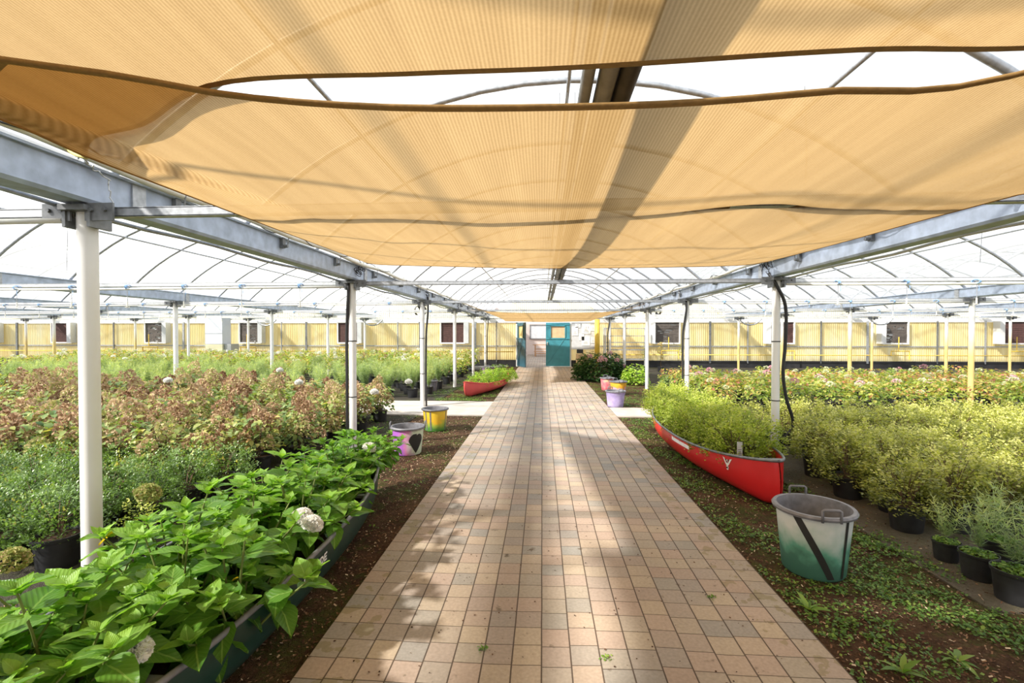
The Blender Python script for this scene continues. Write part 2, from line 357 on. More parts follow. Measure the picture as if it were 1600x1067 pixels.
# ------------------------------------------------------------------ the setting
X0, X1 = -2.65, 3.08; BAY = 5.73; YW = 23.3
PY = [2.61 + 3.86 * n for n in range(-2, 6)]
GX = [X0 - BAY * k for k in range(5, 0, -1)] + [X0, X1] + [X1 + BAY * k for k in range(1, 5)]
g = MB()
NX, NY = 60, 70
g.grid([[(-70 + 140 * i / NX, -14 + 94 * j / NY, -0.025) for i in range(NX + 1)] for j in range(NY + 1)])
struct('floor', g, 'earth')
def slab(name, x0, x1, y0, y1, z, mat, th=0.05):
    return struct(name, MB().box(((x0 + x1) / 2, (y0 + y1) / 2, z - th / 2), (x1 - x0, y1 - y0, th)), mat)
slab('paved_path', -1.156, 1.445, -3.0, 38.0, 0.0, 'pavers', 0.08)
slab('floor_left_crossing', -9.0, -1.156, 9.25, 11.15, -0.003, 'concrete_strip', 0.04)
slab('floor_right_crossing', 1.445, 3.2, 9.3, 10.4, -0.003, 'concrete_strip', 0.04)
slab('floor_left_bed', -31, -2.45, 2.0, 9.2, -0.012, 'ground_fabric', 0.02)
slab('floor_left_back_bed', -31, -2.5, 11.2, 23.1, -0.012, 'ground_fabric', 0.02)
slab('floor_right_bed', 2.62, 26, 2.9, 9.28, -0.012, 'pale_gravel', 0.02)
slab('floor_right_back_bed', 3.2, 26, 9.285, 23.1, -0.012, 'ground_fabric', 0.02)

RISE = 1.2; HB = BAY / 2; RAD = (HB * HB + RISE * RISE) / (2 * RISE)
def arcz(dx, extra=0.0): return 2.52 + RISE - RAD + math.sqrt(max(0, (RAD) ** 2 - dx * dx)) + extra
BAYC = [(GX[i] + GX[i + 1]) / 2 for i in range(len(GX) - 1)]
for xc in BAYC:
    P = [[(xc + HB * math.sin(-PI / 2 + PI * i / 28) , -5.2 + (YW + 5.2) * j, arcz(HB * math.sin(-PI / 2 + PI * i / 28), 0.03)) for i in range(29)] for j in (0, 1)]
    struct('ceiling', MB().grid(P), 'poly_film', True)

# corrugated end wall with the door opening, and gables
def corr(x0, x1, zf0, zf1, y=YW, pitch=0.095, amp=0.012):
    n = max(4, int((x1 - x0) / pitch * 6)); m = MB(); xs = [x0 + (x1 - x0) * i / n for i in range(n + 1)]
    ys = [y + amp * math.sin(2 * PI * (x - x0) / pitch) for x in xs]
    P = []
    for s_ in (0.0, 0.5, 1.0): P.append([(x, yy, zf0(x) * (1 - s_) + zf1(x) * s_) for x, yy in zip(xs, ys)])
    return m.grid(P)
c0, c22 = (lambda x: 0.30), (lambda x: 2.14)
struct('wall_back', corr(-31.3, -1.30, c0, c22), 'corrugated_yellow', True)
struct('wall_back_right', corr(1.36, 26.0, c0, c22), 'corrugated_yellow', True)
for xc in BAYC:
    struct('wall_gable', corr(xc - HB + 0.06, xc + HB - 0.06, lambda x: 2.30, lambda x: max(2.31, 2.45 + (arcz(x - xc) - 2.5) * 0.80)), 'gable_panel', True)
struct('trim_1', MB().box((-2.65, YW - 0.02, 2.22), (57.4, 0.08, 0.14)), 'white_paint')
struct('trim_2', MB().box((-16.3, YW - 0.05, 0.15), (30.0, 0.06, 0.34)), 'base_black')
struct('trim_3', MB().box((13.7, YW - 0.05, 0.13), (24.6, 0.06, 0.36)), 'base_black')
mb = MB()
for a, b in ((-31, -1.32), (1.36, 26)): mb.box(((a + b) / 2, YW - 0.05, 1.0), (b - a, 0.04, 0.05))
struct('trim_4', mb, 'galv')
# room beyond the door
struct('wall_far_room', MB().box((1.0, 37.0, 1.6), (9.0, 0.1, 3.3)), 'pink_wall')
struct('wall_left_room', MB().box((-2.9, 30.2, 1.6), (0.1, 13.6, 3.3)), 'pink_wall')
struct('wall_right_room', MB().box((4.9, 30.2, 1.6), (0.1, 13.6, 3.3)), 'pink_wall')
struct('ceiling_room', MB().box((1.0, 30.2, 3.25), (7.8, 13.5, 0.01)), 'poly_film')
slab('floor_room', -2.9, 4.9, 23.6, 37, -0.004, 'concrete_strip', 0.03)
wp = struct('window_1', MB().box((-0.28, 36.9, 1.75), (1.3, 0.05, 1.0)), 'board_grey')
mb = MB()
for zz in (1.22, 2.28): mb.box((-0.28, 36.86, zz), (1.4, 0.06, 0.06))
for xx in (-0.95, 0.4): mb.box((xx, 36.86, 1.75), (0.06, 0.06, 1.1))
mb.build('window_frame', 'galv_dark', wp)
tb = thing('work_table', 'dark brown work table in the room beyond the open doorway', 'table', (-0.1, 34.6, 0))
MB().box((0.35, 0, 0.80), (1.9, 0.7, 0.05)).build('tabletop', 'wood', tb)
for sx in (-0.42, 1.1):
    for sy in (-0.28, 0.28): MB().box((sx, sy, 0.39), (0.09, 0.07, 0.78)).build('leg', 'wood', tb)
for zz in (0.18, 0.5): MB().box((0.35, -0.28, zz), (1.5, 0.05, 0.06)).build('rail', 'wood', tb)
tb = thing('bench', 'low brown bench standing in front of the far work table', 'bench', (-0.1, 33.4, 0))
MB().box((0.35, 0, 0.36), (1.7, 0.3, 0.05)).build('seat', 'wood', tb)
for sx in (-0.38, 1.05): MB().box((sx, 0, 0.17), (0.07, 0.26, 0.34)).build('leg', 'wood', tb)

# door: frame, sliding teal leaf, leaf folded back
fr = MB(); fr.box((-1.24, YW - 0.02, 1.08), (0.10, 0.16, 2.16)).box((0.03, YW - 0.02, 2.14), (2.64, 0.16, 0.10)).box((1.37, YW - 0.05, 1.08), (0.07, 0.12, 2.16))
struct('door_frame', fr, 'white_paint')
def door_leaf(name, w, loc, rz, mat, trimmat):
    d = bpy.data.objects.new(name, None); COL.objects.link(d); d.location = loc; d.rotation_euler = (0, 0, rz); d['kind'] = 'structure'
    m = MB().box((w / 2, 0, 0.69), (w, 0.05, 1.34))
    m.box((w / 2, 0, 2.06), (w, 0.05, 0.14)).box((0.10, 0, 1.68), (0.20, 0.05, 0.66)).box((w - 0.10, 0, 1.68), (0.20, 0.05, 0.66)); m.build('door_panel', mat, d)
    t_ = MB().box((w / 2, -0.035, 1.36), (w, 0.03, 0.07)).box((0.22, -0.035, 1.68), (0.05, 0.03, 0.62)).box((w - 0.22, -0.035, 1.68), (0.05, 0.03, 0.62)).box((w / 2, -0.035, 1.98), (w - 0.4, 0.03, 0.05))
    t_.tube([(0.06, -0.03, 0.08), (w * 0.75, -0.03, 1.30)], 0.012, 6).build('door_trim', trimmat, d)
    g_ = MB().box((w / 2, 0, 1.68), (w - 0.44, 0.01, 0.60)).build('door_glass', 'plywood' if mat == 'teal' else 'corrugated_yellow', d)
    MB().box((0.07, -0.045, 1.12), (0.035, 0.05, 0.16)).build('door_handle', 'galv_light', d); return d
door_leaf('door_1', 1.16, (0.17, YW - 0.16, 0.01), 0, 'teal', 'teal')
door_leaf('door_2', 1.05, (-1.22, YW - 0.10, 0.01), -PI / 2 + 0.42, 'teal_dark', 'teal_dark')
struct('trim_5', MB().box((0.75, YW - 0.2, 0.012), (1.3, 0.1, 0.02)), 'white_paint')

# wall vents
VX = [(-29.7, -28.6), (-25.55, -24.5), (-20.4, -19.35), (-15.34, -14.3), (-10.21, -9.2), (-4.99, -3.87), (5.41, 6.53), (10.73, 11.82), (15.86, 16.93), (20.99, 22.06)]
vl = ['leftmost vent, dark shutter by the far left edge of the wall', 'plum brown shuttered vent behind the nearest left post', 'grey louvred vent with torn slats, left of the pale cabinet',
      'dark louvred vent just right of the pale grey cabinet', 'brown shuttered vent beside the tall second left post', 'brown vent in white frame, nearest the doorway on its left',
      'vent with torn louvres nearest the doorway on its right', 'plain brown vent behind the hose-draped right post', 'badly torn grey vent between the second and third right bays', 'brown shuttered vent at the far right of the yellow wall']
for i, ((a, b), lab) in enumerate(zip(VX, vl)):
    xc, w = (a + b) / 2, b - a; v = thing('wall_vent', lab, 'vent', (xc, YW - 0.12, 1.66), 0, 'shuttered vents in the yellow wall')
    f_ = MB().box((0, 0, 0.52), (w + 0.12, 0.14, 0.06)).box((0, 0, -0.52), (w + 0.12, 0.14, 0.06)).box((-w / 2 - 0.03, 0, 0), (0.06, 0.14, 1.0)).box((w / 2 + 0.03, 0, 0), (0.06, 0.14, 1.0))
    f_.build('frame', 'white_paint', v)
    torn = i in (2, 3, 6, 8); m = MB()
    for k in range(20):
        z_ = -0.475 + k * 0.05
        if torn and random.random() < 0.45:
            s_ = random.uniform(-0.4, 0.2) * w; e_ = s_ + random.uniform(0.1, 0.3) * w
            m.box(((-w / 2 + s_) / 2, 0, z_), (s_ + w / 2, 0.02, 0.047)); m.box(((w / 2 + e_) / 2, 0, z_), (max(0.02, w / 2 - e_), 0.02, 0.047))
        else: m.box((0, 0.01 * (k % 2), z_), (w, 0.02, 0.052))
    if torn: MB().box((0, 0.05, 0), (w, 0.01, 1.0)).build('daylight_standin', 'paper', v)  # added white panel, its colour stands in for outdoor daylight through torn slats
    m.build('louvers', 'louver_grey' if torn else 'louver_brown', v)
    s_ = -1 if i > 5 else 1
    MB().box((s_ * (w / 2 + 0.17), -0.16, 0.0), (0.22, 0.34, 1.04)).build('housing', 'white_paint' if s_ < 0 else 'galv_light', v)
# wall posts, gas pipe
for i, x in enumerate([-27.6, -24.1, -22.2, -18.4, -16.9, -13.2, -11.9, -7.2, -6.1, -3.3, -2.25, 3.9, 8.0, 9.75, 13.1, 15.2, 18.3, 20.4, 23.4]):
    m = MB().box((x, YW - 0.09, 1.2), (0.045 if i % 3 else 0.09, 0.06, 2.0))
    side = 'left' if x < 0 else 'right'; k = sum(1 for q in [-27.6, -24.1, -22.2, -18.4, -16.9, -13.2, -11.9, -7.2, -6.1, -3.3, -2.25] if q >= x) if x < 0 else i - 10
    tag(m.build('wall_stud', 'galv' if i % 2 else 'galv_dark'), f'grey steel upright against yellow wall, {nth(k)} to the {side} of the doorway', 'upright', 'uprights on the yellow wall')
for side, a, b, z in (('left', -31, -1.4, 0.73), ('right', 2.9, 26, 0.60)):
    m = MB().tube([(a, 22.95, z), (b, 22.95, z)], 0.022, 8)
    o = m.build('gas_pipe', 'yellow_paint', None, True); tag(o, f'long thin yellow pipe running along the wall {side} of the doorway', 'pipe', 'yellow pipes along the wall')
for i, x in enumerate([-20.0, -14.8, -9.7, 6.0, 11.3, 16.4, 21.5]):
    z = 0.73 if x < 0 else 0.60
    o = MB().tube([(x - 0.35, 22.9, z), (x - 0.35, 22.9, z + 0.2), (x + 0.45, 22.9, z + 0.2), (x + 0.45, 22.9, z - 0.18)], 0.028, 8).tube([(x - 0.02, 22.9, z + 0.2), (x - 0.02, 22.9, z + 0.85)], 0.02, 6).build('valve_pipe', 'yellow_paint', None)
    tag(o, f'yellow pipe branch below the {nth(i - 2) if i > 2 else nth(3 - i)} vent counted {"right" if x > 0 else "left"}ward from the door' if i != 2 else 'yellow pipe branch below a vent, nearest the door on the left', 'pipe', 'yellow pipe branches under the vents')

# ------------------------------------------------------------------ posts, gutters, ties, hoops
ROWN = {}
for i, x in enumerate(GX):
    if x < 0: k = 5 - i + 1; ROWN[x] = f'{nth(k)} row left of the path' if k > 1 else 'row beside the path on the left'
    else: k = i - 5; ROWN[x] = f'{nth(k)} row right of the path' if k > 1 else 'row beside the path on the right'
def make_post(mat):
    p = thing('steel_post', 'x', 'post', (0, 0, 0))
    MB().tube([(0, 0, -0.12), (0, 0, 2.30)], 0.05, 20).build('shaft', mat, p, False); smooth_angle(p.children[0])
    MB().box((0, 0, 2.315), (0.16, 0.20, 0.03)).box((-0.075, 0, 2.26), (0.02, 0.14, 0.10)).box((0.075, 0, 2.26), (0.02, 0.14, 0.10)).build('cap_plate', 'galv_dark', p)
    for s_ in (-1, 1):
        m = MB().box((s_ * 0.13, -0.055, 2.295), (0.17, 0.012, 0.10))
        for q in (0, 1): m.tube([(s_ * (0.09 + 0.08 * q), -0.075, 2.305), (s_ * (0.09 + 0.08 * q), -0.06, 2.305)], 0.012, 6)
        m.build('bracket', 'galv_dark', p)
    return p
pp = {'w': make_post('white_paint'), 's': make_post('stained_post')}; used = {'w': False, 's': False}
for i, x in enumerate(GX):
    for n, y in enumerate(PY):
        if abs(x - 0.2) > 3.2 and y < 0.80 * (abs(x) - 3) : continue
        if y < 0 and abs(x - .2) > 3.2: continue
        k = 's' if x > 4 or x < -18 else 'w'
        lab = f'slim white post, {nth(len(PY) - n)} from the wall in the {ROWN[x]}'
        if k == 's': lab = f'post yellowed low down, {nth(len(PY) - n)} from the wall, {ROWN[x]}'
        if used[k]: dup(pp[k], (x, y, 0), 0, 1.0, lab, 'steel posts in rows')
        else: used[k] = True; pp[k].location = (x, y, 0); pp[k]['label'] = lab; pp[k]['group'] = 'steel posts in rows'
for i, x in enumerate(GX):
    m = MB(); ya, yb = -5.3, YW - 0.1; xs = [x - 0.09, x - 0.09, x - 0.075, x + 0.075, x + 0.09, x + 0.09]; zs = [2.545, 2.35, 2.335, 2.335, 2.35, 2.545]
    pr = [(x - 0.115, 2.55), (x - 0.115, 2.535), (x - 0.09, 2.535), (x - 0.085, 2.365), (x - 0.07, 2.345), (x + 0.07, 2.345), (x + 0.085, 2.365), (x + 0.09, 2.535), (x + 0.115, 2.535), (x + 0.115, 2.55),
          (x + 0.08, 2.55), (x + 0.075, 2.375), (x - 0.075, 2.375), (x - 0.08, 2.55)]
    b = len(m.v); L = len(pr)
    for yy in (ya, yb): m.v += [(a, yy, c) for a, c in pr]
    m.f += [(k, (k + 1) % L, L + (k + 1) % L, L + k) for k in range(L)] + [tuple(range(L))[::-1], tuple(range(L, 2 * L))]
    gt = thing('gutter_beam', f'long blue-grey steel gutter on top of the posts, {ROWN[x]}', 'gutter', (0, 0, 0), 0, 'steel gutters over the post rows')
    m.build('channel', 'gutter_steel', gt)
    for y in PY:
        if y < -1: continue
        MB().box((x, y + 0.25, 2.45), (0.20, 0.10, 0.20)).build('splice_plate', 'galv', gt)
# pipes running with the gutters
def sagline(x, y0, y1, z, sag, step=0.35, xw=0.012, zw=0.012, k=1.0):
    pts = []; y = y0
    while y <= y1 + 1e-6:
        u = (y - PY[0]) / 3.86; pts.append((x + xw * math.sin(y * 2.1 * k + x), y, z - sag * math.sin(PI * (u % 1)) ** 2 + zw * math.sin(y * 3.7 * k))); y += step
    return pts
for x, r, z, mat, lab in ((X0 + 0.15, 0.027, 2.575, 'pvc', 'cream plastic pipe strapped to the left gutter above the path'), (X1 - 0.15, 0.027, 2.575, 'pvc', 'cream plastic pipe strapped to the right gutter above the path'),
                          (X0 - 0.15, 0.014, 2.345, 'galv', 'thin grey conduit under the outer edge of the left gutter'), (X1 + 0.15, 0.014, 2.345, 'pvc', 'thin pale conduit under the outer edge of the right gutter')):
    tag(MB().tube(sagline(x, -1, 22.8, z, 0.0), r, 10).build('water_pipe', mat, None, True), lab, 'pipe')
for x, lab in ((X0 + 0.16, 'thin black cable snaking along the left gutter pipe'), (X1 - 0.16, 'thin black cable snaking along the right gutter pipe')):
    tag(MB().tube(sagline(x, -1, 22.8, 2.60, 0.03, 0.12, 0.03, 0.03, 2.3), 0.005, 5).build('cable', 'black_rubber', None, True), lab, 'cable')
for x in (X0, X1):
    s_ = 1 if x < 0 else -1
    for n, y in enumerate(PY[2:]):
        for q in (0.55, 1.9, 3.1):
            y_ = y + q
            if y_ > 22.5: continue
            m = MB().box((x + s_ * 0.105, y_, 2.49), (0.03, 0.05, 0.10)).tube([(x + s_ * 0.11, y_, 2.46), (x + s_ * 0.16, y_, 2.46)], 0.016, 8).tube([(x + s_ * 0.15, y_ + .01, 2.46), (x + s_ * 0.17, y_ + .01, 2.61)], 0.005, 5)
            tag(m.build('pipe_clip', 'galv_dark'), f'small steel clip on {"left" if x < 0 else "right"} gutter, {nth([0.55, 1.9, 3.1].index(q) + 1)} beyond the {nth(n + 1)} post from the camera', 'clip', 'clips along the gutters')
# ties across the bays
def bayname(c):
    k = round((c - BAYC[5]) / BAY)
    return 'over the path' if k == 0 else f'in {nth(abs(k))} bay {"left" if k < 0 else "right"} of path'
for bi, c in enumerate(BAYC):
    for n, y in enumerate(PY[2:]):
        if y < 0.75 * (abs(c - .2) - 3.5) or (bi in (0, 9) and n < 3): continue
        m = MB().box((c, y, 2.325), (BAY - 0.12, 0.05, 0.008)).box((c, y - 0.022, 2.30), (BAY - 0.12, 0.006, 0.05)).box((c, y + 0.022, 2.30), (BAY - 0.12, 0.006, 0.05)).box((c, y, 2.277), (BAY - 0.12, 0.05, 0.006))
        tag(m.build('tie_beam', 'galv_light' if bi != 5 else 'galv'), f'cross beam {bayname(c)}, at {nth(6 - n)} posts from wall', 'beam', 'cross beams between the posts')
        if bi != 5 and n < 5:
            tag(MB().tube([(c - HB + 0.1, y - 0.05, 2.25), (c - 1, y - 0.05, 2.24), (c + 1, y - 0.05, 2.245), (c + HB - 0.1, y - 0.05, 2.25)], 0.016, 8).build('sprinkler_pipe', 'pvc', None, True),
                f'white pipe under {nth(6 - n)} beam from wall, {bayname(c)}', 'pipe', 'water pipes under the cross beams')
# drop risers with blue cord
def make_riser():
    r = thing('spray_riser', 'x', 'sprinkler')
    MB().tube([(0, 0, 0.0), (0.004, 0, -0.16), (0, 0, -0.22)], 0.004, 5).build('drop_tube', 'galv', r)
    MB().tube([(0, 0, -0.18), (0, 0, -0.25), (0, 0, -0.27)], [0.008, 0.011, 0.004], 8).tube([(-0.03, 0, -0.26), (0.03, 0, -0.26)], 0.006, 6).build('nozzle', 'pvc', r)
    m = MB()
    for k in range(7):
        a = random.uniform(0, 6.28); rr = 0.022 + 0.008 * random.random()
        m.tube([(rr * 0.7 * math.cos(a + t_) + 0.02 * (k - 3) / 3, 0.04 * math.sin(t_), rr * math.cos(t_) + 0.03) for t_ in [2 * PI * q / 9 for q in range(10)]], 0.0035, 4)
    m.tube([(0.01, 0, 0.02), (0.03, -0.01, -0.04), (0.025, -0.01, -0.09)], 0.003, 4).build('cord_knot', 'blue_cord', r); return r
riser = make_riser(); first = True
for bi in (3, 4, 6, 7):
    c = BAYC[bi]
    for n in (1, 2, 3):
        for k in range(6):
            x = c - HB + 0.75 + k * 0.85; y = PY[2 + n] - 0.05
            lab = f'hanging sprinkler, {bayname(c)}, {nth(k + 1)} from left, {nth(n)} visible beam'
            if first: first = False; riser.location = (x, y, 2.24); riser['label'] = lab; riser['group'] = 'hanging sprinklers'
            else: dup(riser, (x, y, 2.24), random.uniform(-.4, .4), 1, lab, 'hanging sprinklers')
# hoops and purlins
hp = MB().tube([(HB * math.sin(-PI / 2 + PI * i / 24), 0, arcz(HB * math.sin(-PI / 2 + PI * i / 24))) for i in range(25)], 0.024, 8).mesh('hoop', 'galv', True)
ctr = {}
for bi, c in enumerate(BAYC):
    k = 0; ys = [2.73 + 1.287 * j for j in range(-2, 16)]
    for y in reversed(ys):
        k += 1
        if y < 0.85 * (abs(c - .2) - 3.2) or y < 0: continue
        o = link('roof_hoop', hp, None, (c, y, 0)); tag(o, f'curved roof hoop {bayname(c)}, {nth(k)} from wall', 'hoop', 'curved roof hoops')
    for dx, lab in ((0.0, 'ridge'), (-1.75, 'left slope'), (1.75, 'right slope')):
        if bi in (0, 9) and dx: continue
        y0 = max(-2, 0.7 * (abs(c) - 4))
        tag(MB().tube([(c + dx, y0, arcz(dx) - 0.035), (c + dx, YW - 0.1, arcz(dx) - 0.035)], 0.016, 8).build('purlin', 'galv', None, True),
            f'steel purlin, {lab}, {bayname(c)}', 'purlin', 'purlins under the roof')
# diagonal wires
for x, y, z0, lab in ((-6.4, 6.0, 3.6, 'thin wire hanging from the roof in the first left bay'), (-0.9, 4.0, 3.5, 'thin wire hanging in the gap between the shade cloths'), (5.2, 6.0, 3.6, 'thin wire hanging from the roof in the first right bay'),
                      (4.6, 8.6, 3.5, 'thin wire hanging beyond the first right bay cross beam'), (1.9, 3.6, 3.4, 'thin red wire hanging high at the right cloth gap')):
    tag(MB().tube([(x, y, z0), (x + 0.02, y, 2.9), (x, y, 2.45)], 0.003, 4).build('hanging_wire', 'galv_dark'), lab, 'wire')

# ------------------------------------------------------------------ heater pipes over the path
for x, r, y1, mat, lab in ((0.142, 0.021, 12.3, 'duct_grey', 'slim grey heater pipe high over the path, leftmost of three'), (0.204, 0.031, 11.4, 'duct_grey', 'thick grey-brown heater pipe over the path, middle of three'),
                           (0.268, 0.032, 7.4, 'duct_dark', 'thick black heater pipe over the path, rightmost of three')):
    h = thing('heater_pipe', lab, 'pipe', (x, 0, 2.41))
    MB().tube([(0, -1.5, 0), (0, y1, 0)], r, 16).build('tube', mat, h, True)
    for y in [4.0 + 2.6 * k for k in range(7)]:
        if y < y1: MB().tube([(0, y - 0.02, 0), (0, y + 0.02, 0)], r + 0.006, 16).build('collar', 'galv', h, True); MB().tube([(0, y, r), (0, y, 1.2)], 0.003, 4).build('hanger', 'galv_dark', h)
for x, y, lab in ((-4.85, 18.6, 'round black fan hung left of the path near the far wall'), (4.35, 18.6, 'round black fan hung right of the path near the far wall')):
    f_ = thing('air_fan', lab, 'fan', (x, y, 2.52), 0.5 if x < 0 else -0.5, 'black circulation fans')
    MB().lathe([(0.22, -0.12), (0.235, -0.10), (0.235, 0.10), (0.22, 0.12), (0.21, 0.10), (0.21, -0.10), (0.22, -0.12)], 24).build('shroud', 'black_plastic', f_)
    m = MB().lathe([(0.001, -0.04), (0.05, -0.04), (0.05, 0.04), (0.001, 0.04)], 12)
    for k in range(4):
        a = k * PI / 2; m.quad((0, 0, 0), (0.2 * math.cos(a), 0.2 * math.sin(a), 0.03), (0.2 * math.cos(a + .6), 0.2 * math.sin(a + .6), -0.03), (0.04 * math.cos(a + .8), 0.04 * math.sin(a + .8), -0.02))
    m.build('blades', 'black_rubber', f_); MB().tube([(0, 0.23, 0), (0, 0.95, 0)], 0.012, 6).build('bracket', 'galv_dark', f_)
    for ch in f_.children: ch.rotation_euler = (PI / 2, 0, 0)

# ------------------------------------------------------------------ shade cloths
def crv(pts, n):
    pts = [Vector(p) for p in pts]; P = [2 * pts[0] - pts[1]] + pts + [2 * pts[-1] - pts[-2]]; out = []; m = len(pts) - 1
    for i in range(n + 1):
        u = i / n * m; k = min(int(u), m - 1); t_ = u - k; a, b, c, d = P[k], P[k + 1], P[k + 2], P[k + 3]
        out.append(0.5 * ((2 * b) + (c - a) * t_ + (2 * a - 5 * b + 4 * c - d) * t_ ** 2 + (3 * b - a - 3 * c + d) * t_ ** 3))
    return out
def arcpar(pts, n):
    P = crv(pts, 120); d = [0.0]
    for a, b in zip(P, P[1:]): d.append(d[-1] + (b - a).length)
    out = []; k = 0
    for i in range(n + 1):
        t_ = d[-1] * i / n
        while k < len(d) - 2 and d[k + 1] < t_: k += 1
        u = (t_ - d[k]) / max(1e-9, d[k + 1] - d[k]); out.append(P[k].lerp(P[k + 1], min(1, max(0, u))))
    return out
def shade(name, lab, near, far, left, right, sag, seed=1, n=64, m=48):
    N, F = arcpar(near, n), arcpar(far, n); L = arcpar([near[0]] + left + [far[0]], m); R = arcpar([near[-1]] + right + [far[-1]], m); P = []
    cor = []
    for j in range(m + 1):
        v = j / m; S_ = N[n // 2] * (1 - v) + F[n // 2] * v + (L[j] + R[j]) * .5 - (N[0] + N[n]) * .5 * (1 - v) - (F[0] + F[n]) * .5 * v
        cor.append(N[n // 2].lerp(F[n // 2], v) - S_)
    for j in range(m + 1):
        v = j / m; row = []
        for i in range(n + 1):
            u = i / n
            p = N[i] * (1 - v) + F[i] * v + L[j] * (1 - u) + R[j] * u - (N[0] * (1 - u) + N[n] * u) * (1 - v) - (F[0] * (1 - u) + F[n] * u) * v
            p = p + cor[j] * math.sin(PI * u) ** 0.9
            e = math.sin(PI * v) * math.sin(PI * u); p.z += -sag * e ** 0.8 + e * (0.004 * math.sin(u * 37 + seed) + 0.0015 * math.sin(u * 83 + 2 * v))
            row.append(p)
        P.append(row)
    t = thing(name, lab, 'shade cloth', (0, 0, 0), 0, 'tan shade cloths over the path')
    MB().grid(P).build('panel', 'shade_fabric', t, True)
    for row, k in ((P[0], 1), (P[-1], -1)):
        MB().grid([[p + Vector((0, 0, 0.004)) for p in row], [p + Vector((0, 0.0, -0.006)) for p in row], [p + Vector((0, 0.024 * k, -0.006)) for p in row]]).build('hem', 'fabric_hem', t, True)
    for side in (0, -1):
        MB().tube([r_[side] for r_ in P], 0.004, 6).build('edge_cord', 'fabric_hem', t, True)
    return t, P
BN = [(-1.44, 1.19, 2.34), (-1.17, 1.25, 2.32), (-0.88, 1.32, 2.29), (-0.46, 1.35, 2.26), (0.0, 1.36, 2.25), (0.42, 1.38, 2.26), (0.81, 1.4, 2.29), (1.35, 1.44, 2.34)]
AF = [(-1.75, 1.76, 2.37), (-1.42, 1.62, 2.35), (-0.95, 1.34, 2.33), (-0.35, 1.25, 2.29), (0.08, 1.23, 2.28), (0.63, 1.22, 2.29), (0.89, 1.27, 2.32), (1.28, 1.36, 2.36)]
BL = [(-1.74, 1.23, 2.29), (-1.67, 1.56, 2.25), (-1.63, 2.45, 2.24), (-1.92, 3.76, 2.36)]
BR = [(2.29, 2.04, 2.26), (2.22, 2.35, 2.25), (2.16, 2.96, 2.25), (2.44, 4.18, 2.35)]
cB, PB = shade('shade_cloth', 'large tan shade cloth in mid picture, between the gap and the first cross beams',
      [(-2.5, -0.9, 2.55), (-1.8, 1.1, 2.38)] + BN + [(1.95, 0.72, 2.36), (2.9, -0.9, 2.5)],
      [(-2.42, 6.42, 2.58)] + [(-2.01, 5.93, 2.48), (-1.09, 5.43, 2.38), (0.02, 5.29, 2.33), (1.47, 5.5, 2.36), (2.46, 6.04, 2.45)] + [(2.90, 6.30, 2.53)], BL, BR, 0.065, 1)
cA, PA = shade('shade_cloth', 'tan shade cloth nearest the camera, filling the top of the picture',
      [(-2.5, -4.6, 2.85), (-1.2, -3.4, 2.5), (0.1, -3.1, 2.2), (1.4, -3.4, 2.3), (2.9, -4.6, 2.55)],
      [(-2.02, 1.99, 2.385)] + AF + [(2.15, 1.42, 2.40), (2.9, 2.4, 2.56)], [(-2.08, 0.9, 2.52), (-2.15, -1.2, 2.72)], [(2.25, -1.0, 2.36)], 0.02, 2)
shade('shade_cloth', 'small tan shade cloth far off, just above the teal doorway',
      [(-2.2, 13.6, 2.45), (-1.5, 14.25, 2.27), (0.35, 14.5, 2.235), (2.15, 14.25, 2.27), (2.9, 13.6, 2.45)],
      [(-1.75, 22.4, 2.20), (0.3, 22.3, 2.16), (2.25, 22.4, 2.20)], [(-1.60, 18, 2.20)], [(2.15, 18, 2.20)], 0.01, 3, 24, 12)
# corner ties
def rope(name, pts, r, mat, lab, cat='rope'): return tag(MB().tube(crv(pts, len(pts) * 6), r, 6).build(name, mat, None, True), lab, cat)
rope('corner_strap', [(-2.02, 1.99, 2.385), (-2.26, 2.17, 2.47), (-2.50, 2.34, 2.58)], 0.010, 'cord_yellow', 'yellowish corner strap of the near cloth above the left gutter', 'strap')
rope('tie_rope', [(-2.42, 6.42, 2.58), (-2.50, 6.48, 2.60), (-2.60, 6.55, 2.57), (-2.62, 6.60, 2.50)], 0.008, 'rope', 'pale rope holding the far left corner of the middle cloth')
rope('tie_rope', [(2.90, 6.20, 2.52), (2.95, 6.35, 2.55), (3.02, 6.52, 2.54), (3.05, 6.6, 2.46)], 0.008, 'rope', 'pale rope holding the far right corner of the middle cloth')
def chain_pts(a, b, k, amp):
    a, b = Vector(a), Vector(b); return [a.lerp(b, i / k) + Vector((amp * math.sin(i * 2.1), amp * math.cos(i * 2.7), amp * math.sin(i * 3.3 + 1))) for i in range(k + 1)]
rope('tie_wire', chain_pts((-2.52, 2.36, 2.60), (-2.53, 2.62, 2.50), 16, 0.012), 0.004, 'galv_light', 'twisted pale wire on top of the gutter by the nearest left post', 'wire')
rope('tie_wire', chain_pts((-2.53, 2.62, 2.50), (-2.54, 2.66, 2.32), 10, 0.008), 0.0035, 'galv_light', 'frayed wire dangling below the gutter by the nearest left post', 'wire')
